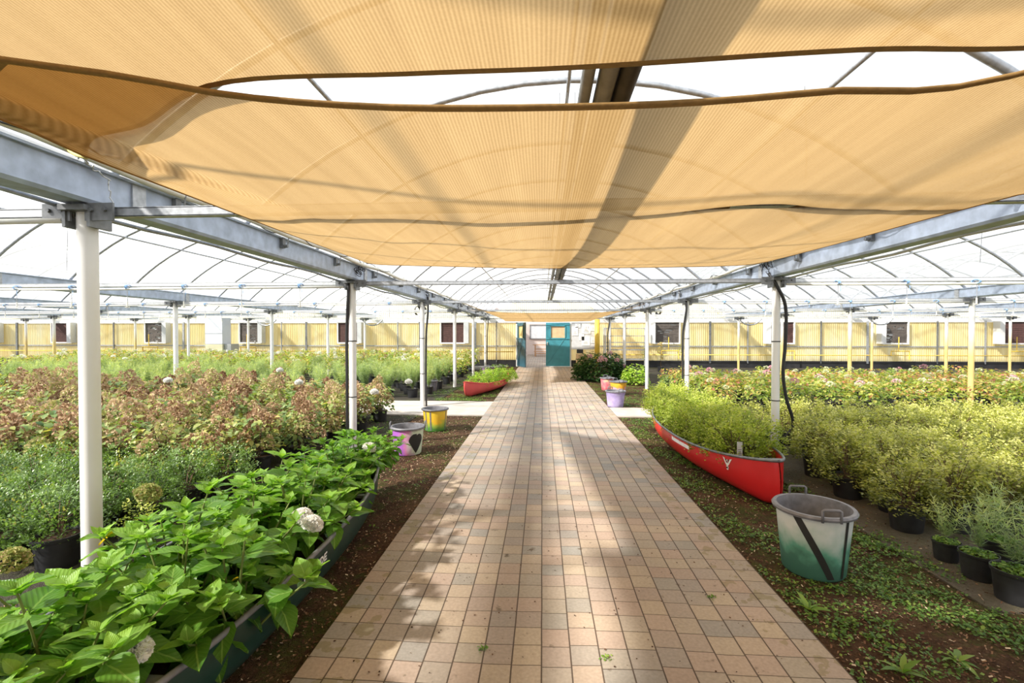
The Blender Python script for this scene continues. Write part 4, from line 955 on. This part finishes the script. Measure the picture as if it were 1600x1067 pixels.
for (x, y, z, me, lab) in ((-1.46, 1.59, 0.47, wh, 'white flower head'), (-1.35, 2.58, 0.57, wh, 'white flower head'), (-1.27, 2.53, 0.55, wh, 'white flower head'), (-1.52, 4.07, 0.6, wh, 'white flower head'), (-2.13, 2.42, .74, bh, 'tan faded flower head'), (-2.3, 1.9, .62, bh, 'tan faded flower head')):
    best = min(plants, key=lambda p: (p.location.x - x) ** 2 + (p.location.y - y) ** 2)
    o = link('flower_head', me, best); o.matrix_world = Matrix.Translation((x, y, z)) @ Matrix.Rotation(.35, 4, 'Y'); o['label'] = lab
    inv = Matrix.LocRotScale(best.location, best.rotation_euler, best.scale).inverted(); M_ = inv @ (Matrix.Translation((x, y, z)) @ Matrix.Rotation(.35, 4, 'Y')); o.matrix_basis = M_
for (x, y, z) in [(-5.48, 6.6, 0.92), (-4.71, 8.22, 0.95), (-3.52, 6.64, 0.9), (-2.1, 7.32, 0.85), (-2.26, 6.24, 0.82)]:
    best = min(browned, key=lambda p: (p.location.x - x) ** 2 + (p.location.y - y) ** 2)
    o = link('flower_head', wh, best); o['label'] = 'white flower head'; o.matrix_basis = Matrix.LocRotScale(best.location, best.rotation_euler, best.scale).inverted() @ Matrix.Translation((x, y, z))
yl = cloud('yellow_leaf', LB, np.array([(0., 0, 0)]), np.array([3.6]), np.array([-.3]), np.array([.3]), np.array([.11]), np.array([.6]), 'leaf_yellowing', uv=True, smooth=True)
for (x, y, z) in ((-2.05, 2.18, .64), (-1.52, 2.6, .47), (-1.45, 2.2, .42)):
    best = min(plants, key=lambda p: (p.location.x - x) ** 2 + (p.location.y - y) ** 2)
    o = link('faded_leaf', yl, best); o['label'] = 'yellowing leaf'; o.matrix_basis = Matrix.LocRotScale(best.location, best.rotation_euler, best.scale).inverted() @ Matrix.Translation((x, y, z))
# fine-leaved shrubs in the red canoes
def canoe_shrubs(mat, spots, z, names, grp, sz=.027, n=3000, r=.30, h=.40):
    ps = []
    for k in range(3):
        t = thing('leafy_shrub', 'x', 'shrub'); link('foliage', spirea(70 + k, n, r, h, .0, mat, sz, .5), t); link('stems', stems_mesh('stems', 14, .3, h * .9, -.02, seed=k), t); ps.append(t)
    b_ = Bed(ps)
    for i, (x, y, s_) in enumerate(spots): b_.put((x, y, z), random.uniform(0, 6.28), s_, names(i), grp)
    b_.finish()
sr = []
for k in range(8):
    y = 5.28 + .46 * k; sr += [(2.10 - .10 * (1 - abs(y - 6.6) / 2) + random.uniform(-.03, .03), y, (1.05, 1.05, 1.22)), (2.36, y + .22, (1.1, 1.1, 1.3))]
canoe_shrubs('leaf_canoe', sr, .25, lambda i: f'lime green shrub in the bright red canoe, {"path side" if i % 2 == 0 else "outer side"}, {nth(i // 2 + 1)} from the near end', 'lime green shrubs in the red canoe')
sf = [(-1.78 + .09 * k * 1.2 + .05 * (k % 2), 12.75 + .40 * k, 1.0 if 0 < k < 6 else .8) for k in range(7)]
canoe_shrubs('leaf_bright', sf, .17, lambda i: f'bright green shrub in the faded far canoe, {nth(i + 1)} from the near end', 'bright green shrubs in the far canoe', .035, 1500, .42, .42)
# printed plant tag in the red canoe
pt_ = thing('plant_tag', 'pale printed plant tag standing in the red canoe near its bow', 'tag', (2.07, 5.10, .28))
MB().box((0, 0, .09), (.055, .003, .19)).build('card', 'board_grey', pt_)
m = MB()
for q in range(5): m.box((0, -.003, .03 + .018 * q), (.036 - .005 * (q % 2), .001, .007))
m.build('print', 'ink', pt_)

# ------------------------------------------------------------------ buckets
def tub(name, label, loc, r, h, mat, rz=0, handles=2, rr=.80, grp=None, rim='grey_rim', ha=90):
    t = thing(name, label, 'bucket', loc, rz, grp)
    prof = [(.001, 0), (r * rr, 0), (r * rr + .008, .012)] + [(r * rr + .008 + (r - r * rr - .008) * q, .012 + (h - .04) * q) for q in (.25, .5, .75, 1)]
    smooth_angle(MB().lathe(prof, 40).build('body', mat, t))
    smooth_angle(MB().lathe([(r, h - .03), (r + .022, h - .026), (r + .027, h - .012), (r + .018, h), (r - .004, h), (r - .010, h - .02), (r * rr + .0, .03), (.001, .028)], 40).build('rim', rim, t))
    for k in range(handles):
        a = math.radians(ha) + k * PI; c_, s_ = math.cos(a), math.sin(a); rr_ = r + .018
        def q(u, z): return (rr_ * c_ - u * s_, rr_ * s_ + u * c_, z)
        MB().tube([q(-.055, h - .03), q(-.055, h + .045), q(-.045, h + .052), q(.045, h + .052), q(.055, h + .045), q(.055, h - .03)], .0085, 8).build('handle', rim, t, True)
    def R_(z): return r * rr + .008 + (r - r * rr - .008) * min(1, max(0, (z - .012) / (h - .04)))
    return t, R_
def wrap(name, rows_, mat, parent, R_, off=.003):
    m = MB(); P = []
    for z, a0, a1 in rows_: P.append([((R_(z) + off) * math.cos(a0 + (a1 - a0) * k / 8), (R_(z) + off) * math.sin(a0 + (a1 - a0) * k / 8), z) for k in range(9)])
    return m.grid(P).build(name, mat, parent, True)
t, R_ = tub('bucket', 'large tub spray-painted white and green with black stripe, right of path', (1.86, 3.36, -.015), .228, .44, 'tub_greenwhite', 0, ha=-95)
D = math.radians
wrap('painted_stripe', [(.02 + .39 * q, D(-88 - 55 * q) - D(6.5), D(-88 - 55 * q) + D(6.5)) for q in [k / 8 for k in range(9)]], 'mark_black', t, R_)
wrap('painted_stripe', [(.02 + .39 * q, D(-67), D(-61)) for q in [k / 4 for k in range(5)]], 'mark_black', t, R_)
t, R_ = tub('bucket', 'violet and pink painted tub with a black heart, left of path', (-1.82, 6.30, -.015), .212, .37, 'tub_violetheart', 0, ha=12)
hr = []
for k in range(15):
    z = .03 + .26 * k / 14; q = k / 14; w_ = 31 * min(1, (q / .62)) ** .85 if q < .62 else 31 * math.sqrt(max(0, 1 - ((q - .62) / .42) ** 2))
    hr.append((z, w_))
ca = -40
wrap('painted_heart', [(z, D(ca - w_), D(ca)) for z, w_ in hr], 'mark_black', t, R_)
wrap('painted_heart', [(z, D(ca), D(ca + w_)) for z, w_ in hr[:-1]] + [(hr[-1][0] - .005, D(ca + 8), D(ca + 14))], 'mark_black', t, R_)
t, R_ = tub('bucket', 'yellow tub shading to green with grey stripes, behind the heart tub', (-1.80, 7.85, -.015), .205, .37, 'tub_yellow', 0, 0)
for a in (-126, -100, -15): wrap('painted_stripe', [(.02 + .31 * q, D(a - 3.5), D(a + 3.5)) for q in (0, .3, .6, 1)], 'grey_rim', t, R_)
tub('bucket', 'pale purple empty tub standing at the right-hand crossing', (1.62, 10.62, -.015), .205, .36, 'tub_purple', .4)
tub('bucket', 'orange and yellow tub behind the pale purple one', (2.02, 12.75, -.015), .215, .36, 'tub_orange', .2)
tub('bucket', 'pinkish red tub partly hidden behind the orange one', (1.86, 13.75, -.015), .19, .36, 'tub_pink', .1)
tub('bucket', 'mauve tub with grey rim, cut off by the lower right edge', (2.09, 1.80, -.015), .215, .42, 'tub_mauve', .9)
tub('bucket', 'dark purple tub far off by the doorway, left of the path', (-2.05, 17.9, -.015), .24, .36, 'tub_mauve', .2)
tub('bucket', 'small grey tub on the grass behind the far red canoe', (-3.15, 13.2, -.012), .19, .30, 'grey_rim', .2, 0)
# dill-like small pots by the lower right
DP = Bed([proto('potted_herb', 'herb', potS, None, feather(90 + k, 480, .42, .17), None) for k in range(2)])
for r in DP.p:
    n = 420; P = np.stack([U(-.1, .1, n), U(-.1, .1, n), .175 + U(0, .02, n)], 1); P = P[(P[:, 0] ** 2 + P[:, 1] ** 2) < .0105]; n = len(P)
    link('moss', cloud('moss', leaf_diamond(.4), P, U(0, 6.28, n), U(-.1, .6, n), U(-.5, .5, n), U(.018, .03, n), U(.3, 1, n), 'leaf_weed'), r); link('soil', soilS, r)
for i, (x, y, s_) in enumerate([(2.88, 3.55, .72), (2.88, 3.30, .88), (2.86, 3.03, 1.0), (3.12, 3.16, 1.0), (3.18, 3.50, .95), (3.12, 2.86, 1.0)]):
    DP.put((x, y, -.012), i * 1.3, s_, ['smallest mossy herb pot, front end of the row at right', 'mossy herb pot, second in the right-hand row', 'wispy blue-green herb pot, nearest of the path-side row', 'herb pot at the right edge of the picture, middle', 'herb pot at the right edge touching the yellow shrubs', 'nearest wispy herb pot at the right edge of the picture'][i], 'herb pots at lower right')
DP.finish()

# ------------------------------------------------------------------ far end: bush, board, racks, cabinet
P, a = dome_pts(2600, .95, .95, .45, .05); n = len(P); P[:, 1] *= .8
t = thing('flowering_bush', 'dark green bush with pink blooms right of the path near the doorway', 'bush', (2.0, 16.6, 0))
link('foliage', cloud('foliage', leaf_mid(.3, .2), P, a + U(-1.2, 1.2, n), U(-.6, .5, n), U(-.5, .5, n), U(.09, .15, n), .4 + .3 * P[:, 2] + rng.normal(0, .2, n), 'leaf_dark'), t)
link('stems', stems_mesh('stems', 12, .7, .8, 0, seed=3), t)
for (x, y, z) in ((-.1, -.72, .72), (-.05, -.68, .80), (.08, -.7, .74), (.5, -.5, .72), (-.4, -.5, .85), (.75, -.3, .5), (.3, -.3, .95)): link('flower_head', hw[2], t, (x, y, z))
for i, (x, y, r_, h_, mt, lab) in enumerate(((-1.72, 18.2, .36, .42, 'leaf_box', 'rounded dark green bush left of the path near the doorway'), (2.95, 15.3, .42, .62, 'leaf_bright', 'bright green bush behind the pink and orange tubs'), (3.5, 13.0, .35, .5, 'leaf_autumn', 'yellowish bush beside the third right post'), (2.85, 16.2, .4, .5, 'leaf_dark', 'low dark bush right of the pink-flowered bush'))):
    P, a = dome_pts(700, r_, h_, .5, .05); n = len(P); t = thing('garden_bush', lab, 'bush', (x, y, -.01))
    link('foliage', cloud('foliage', leaf_mid(.3, .2), P, a + U(-1, 1, n), U(-.5, .5, n), U(-.5, .5, n), U(.07, .11, n), .5 + rng.normal(0, .2, n), mt), t); link('stems', stems_mesh('stems', 7, r_ * .8, h_ * .9, 0, seed=i), t)
# pale planks/gutter lying by the wall at left of doorway
tag(MB().box((-2.3, 20.6, .17), (1.6, .16, .05), .35).build('plank', 'galv'), 'long grey plank lying by the wall left of the doorway', 'plank', 'planks by the doorway')
tag(MB().box((-2.5, 20.2, .10), (1.5, .14, .05), .30).build('plank', 'galv_dark'), 'darker plank lying under the long grey one', 'plank', 'planks by the doorway')
nb = thing('notice_board', 'whitish notice board on the yellow wall right of the teal door', 'board', (2.0, YW - .12, 0))
MB().box((0, 0, 1.5), (1.18, .03, 1.28)).build('panel', 'board_grey', nb)
for z in (.86, 2.14): MB().box((0, -.01, z), (1.2, .04, .03)).build('frame_rail', 'galv_light', nb)
for i, (x, z, w_, h_, lab) in enumerate(((-.42, 1.72, .30, .42, 'left column'), (-.10, 1.45, .26, .34, 'lower middle'), (.12, 1.85, .42, .50, 'top middle'), (.10, 1.25, .40, .44, 'bottom middle'), (.45, 1.9, .22, .32, 'top right'), (.45, 1.3, .24, .30, 'bottom right'), (-.28, 2.0, .26, .2, 'top left'))):
    p_ = thing('paper_notice', f'white paper sheet pinned at the {lab} of the notice board', 'notice', (2.0 + x, YW - .15, z), 0, 'sheets on the notice board')
    MB().box((0, 0, 0), (w_, .004, h_)).build('sheet', 'paper', p_); m = MB()
    for q in range(3): m.box((0, -.004, -h_ * .3 + q * .05), (w_ * (.6 - .12 * q), .002, .012))
    if i == 2: m.box((.0, -.004, .06), (.02, .002, .10)); m.box((.10, -.004, .06), (.02, .002, .10))
    m.build('print', 'ink', p_)
tag(MB().tube([(2.62, 22.9, 0), (2.62, 22.9, 2.3)], .12, 14).build('yellow_column', 'yellow_paint', None, True), 'thick bright yellow column beside the notice board', 'column')
rk = thing('plant_rack', 'open grey metal shelving rack against the wall right of the yellow column', 'rack', (3.85, 22.3, 0))
for sx in (-1, 1):
    for sy in (-1, 1): MB().box((sx * .95, sy * .3, .95), (.05, .05, 1.9)).build('upright', 'galv_light', rk)
for z in (.42, .86, 1.2, 1.5, 1.85):
    m = MB().box((0, -.3, z), (1.9, .03, .03)).box((0, .3, z), (1.9, .03, .03))
    for q in range(7): m.box((-.9 + .3 * q, 0, z), (.02, .6, .02))
    m.build('shelf', 'galv', rk)
ct = thing('wooden_cart', 'small wheeled cart with plywood side below the notice board', 'cart', (1.72, 21.9, 0))
MB().box((0, 0, .42), (.34, .3, .52)).build('box', 'plywood', ct); MB().box((.30, .05, .44), (.22, .25, .40)).build('crate', 'wood', ct)
for sx in (-.12, .14): MB().tube([(sx - .02, -.1, .08), (sx + .02, -.1, .08)], .08, 12).build('wheel', 'black_rubber', ct)
MB().box((0, 0, .80), (.28, .24, .18)).build('lid', 'black_plastic', ct)
for i, (x, y, lab) in enumerate(((4.4, 20.6, 'spindly yellow-leaved plant in pot, left one by the rack'), (5.0, 20.4, 'spindly yellow-leaved plant in pot, right one by the rack'), (5.9, 20.5, 'spindly yellowing plant before the nearest right vent'))):
    n = 90; z_ = U(.5, 1.25, n); P = np.stack([U(-.12, .12, n), U(-.12, .12, n), z_], 1)
    t = proto('spindly_plant', 'plant', potM, soilM, cloud('foliage', leaf_mid(.3, .2), P, U(0, 6.28, n), U(-.5, .4, n), U(-.4, .4, n), U(.06, .1, n), U(.6, 1, n), 'leaf_autumn'), stems_mesh('stems', 4, .06, 1.0, .19, seed=i)); t.location = (x, y, -.01); t['label'] = lab
cb = thing('heater_cabinet', 'tall pale grey metal cabinet standing among plants before the left wall', 'cabinet', (-15.4, 21.6, 0))
MB().box((0, 0, 1.75), (.84, .62, 1.28)).build('upper_box', 'cabinet_grey', cb); MB().box((.0, 0, .56), (.84, .62, 1.12)).build('lower_box', 'cabinet_cream', cb); MB().box((.55, .1, .62), (.42, .6, 1.0)).build('side_box', 'galv', cb)
MB().box((0, -.315, 1.62), (.84, .01, .012)).build('seam', 'galv_dark', cb); MB().tube([(.12, -.33, .78), (.12, -.30, .78)], .07, 12).build('port', 'base_black', cb); MB().tube([(.55, -.22, .80), (.55, -.19, .80)], .06, 12).build('side_port', 'white_paint', cb)
for x in (-8.0, -13.2, -22.2, 9.3, 14.9):
    tag(MB().tube(crv([(x - .5, 21.88, 2.26), (x - .25, 21.88, 2.05), (x, 21.88, 2.0), (x + .25, 21.88, 2.06), (x + .5, 21.88, 2.26)], 14), .03, 8).build('flex_duct', 'galv', None, True), f'sagging grey duct under the cross beam, {"left" if x < 0 else "right"} side, ' + {-8.0: 'nearest the door', -13.2: 'second from the door', -22.2: 'farthest from the door', 9.3: 'nearer the door', 14.9: 'farther from the door'}[x], 'duct', 'sagging ducts near the wall')

# ------------------------------------------------------------------ ground litter
def ground_pts(regions):
    out = []
    for x0, x1, y0, y1, n in regions: out.append(np.stack([U(x0, x1, n), U(0, 1, n) ** 1.35 * (y1 - y0) + y0, np.full(n, -.022)], 1))
    return np.concatenate(out)
P = ground_pts([(-3.2, -1.17, .3, 9.2, 30000), (1.46, 3.0, .8, 9.2, 16000), (-3.1, -1.17, 11.2, 17, 2500), (1.46, 3.0, 10.5, 16, 1500)]); P[:, 2] += U(0, .012, len(P)); n = len(P)
o = link('bark_mulch', cloud('bark_mulch', (np.array([(0, -.2, 0), (0, .2, 0), (1, .25, .1), (1, -.2, .08)], float), [(0, 3, 2, 1)]), P, U(0, 6.28, n), U(-.3, .5, n), U(-.6, .6, n), U(.007, .022, n), U(0, 1, n) ** 1.1, 'chips'))
tag(o, 'brown bark mulch scattered over the soil beside the path', 'mulch', None, 'stuff')
P0 = ground_pts([(1.47, 2.75, 1.0, 9.2, 6500), (2.4, 3.6, 1.2, 4.0, 900), (-2.6, -1.2, 3.8, 9.1, 260), (-3.0, -1.2, 11.3, 20, 3500), (1.47, 3.2, 10.5, 20, 2000), (-3.2, -2.5, 4.0, 9.1, 500)])
dens = np.sin(P0[:, 0] * 3.1 + 1.3) * np.sin(P0[:, 1] * 2.3) + np.sin(P0[:, 0] * 7.7 + P0[:, 1] * 5.1) * .6 + U(-.6, .6, len(P0)); P0 = P0[(dens > -.08)]
k = 7; P = np.repeat(P0, k, 0); n = len(P); jit = .035; P[:, 0] += U(-jit, jit, n); P[:, 1] += U(-jit, jit, n); P[:, 2] += U(.0, .022, n)
P = P[(P[:, 0] > 1.46) | (P[:, 0] < -1.17)]; n = len(P)
o = link('ground_weeds', cloud('ground_weeds', leaf_diamond(.34), P, U(0, 6.28, n), U(-.1, .7, n), U(-.5, .5, n), U(.010, .030, n), U(0.1, 1, n), 'leaf_weed'))
tag(o, 'low green weeds and moss spread over the soil by the path', 'weeds', None, 'stuff')
# a few larger seedlings
for i, (x, y, lab) in enumerate(((1.56, 2.86, 'leafy seedling in the sunny spot at the right path edge'), (1.95, 2.12, 'broad-bladed seedling left of the mauve tub'), (1.72, 2.35, 'small seedling in the soil between path and mauve tub'), (2.05, 2.45, 'pale seedling behind the mauve tub'))):
    n = 7; t_ = cloud('seedling', leaf_mid(.14, .3), np.tile(np.array([[x, y, -.02]]), (n, 1)), np.arange(n) * 2.4, U(.2, 1.0, n), U(-.3, .3, n), U(.06, .12, n), U(.6, 1, n), 'leaf_weed')
    tag(link('seedling', t_), lab, 'seedling')
# litter on pavers
n = 800; P = np.stack([U(-1.1, 1.4, n), U(1.8, 9, n), np.full(n, .004)], 1)
tag(link('leaf_litter', cloud('leaf_litter', leaf_diamond(.4), P, U(0, 6.28, n), U(-.1, .2, n), U(-.4, .4, n), U(.006, .016, n), U(0, .5, n), 'chips')), 'dark leaf crumbs scattered over the brick path', 'litter', None, 'stuff')
for i, (x, y, lab) in enumerate(((-.30, 2.36, 'small green weed tuft on the near path, left of centre'), (.32, 2.33, 'tiny weed tuft with dark crumbs on the near path'), (1.02, 2.92, 'yellowish moss tuft in a joint near the right path edge'))):
    n = 26; P = np.stack([x + rng.normal(0, .012, n), y + rng.normal(0, .012, n), np.full(n, .003)], 1)
    tag(link('weed_tuft', cloud('weed_tuft', leaf_diamond(.4), P, U(0, 6.28, n), U(.1, .9, n), U(-.5, .5, n), U(.010, .018, n), U(.4, 1, n), 'leaf_weed')), lab, 'weed')
for m_ in bpy.data.materials: m_.use_backface_culling = False
print('objects', len(bpy.data.objects))
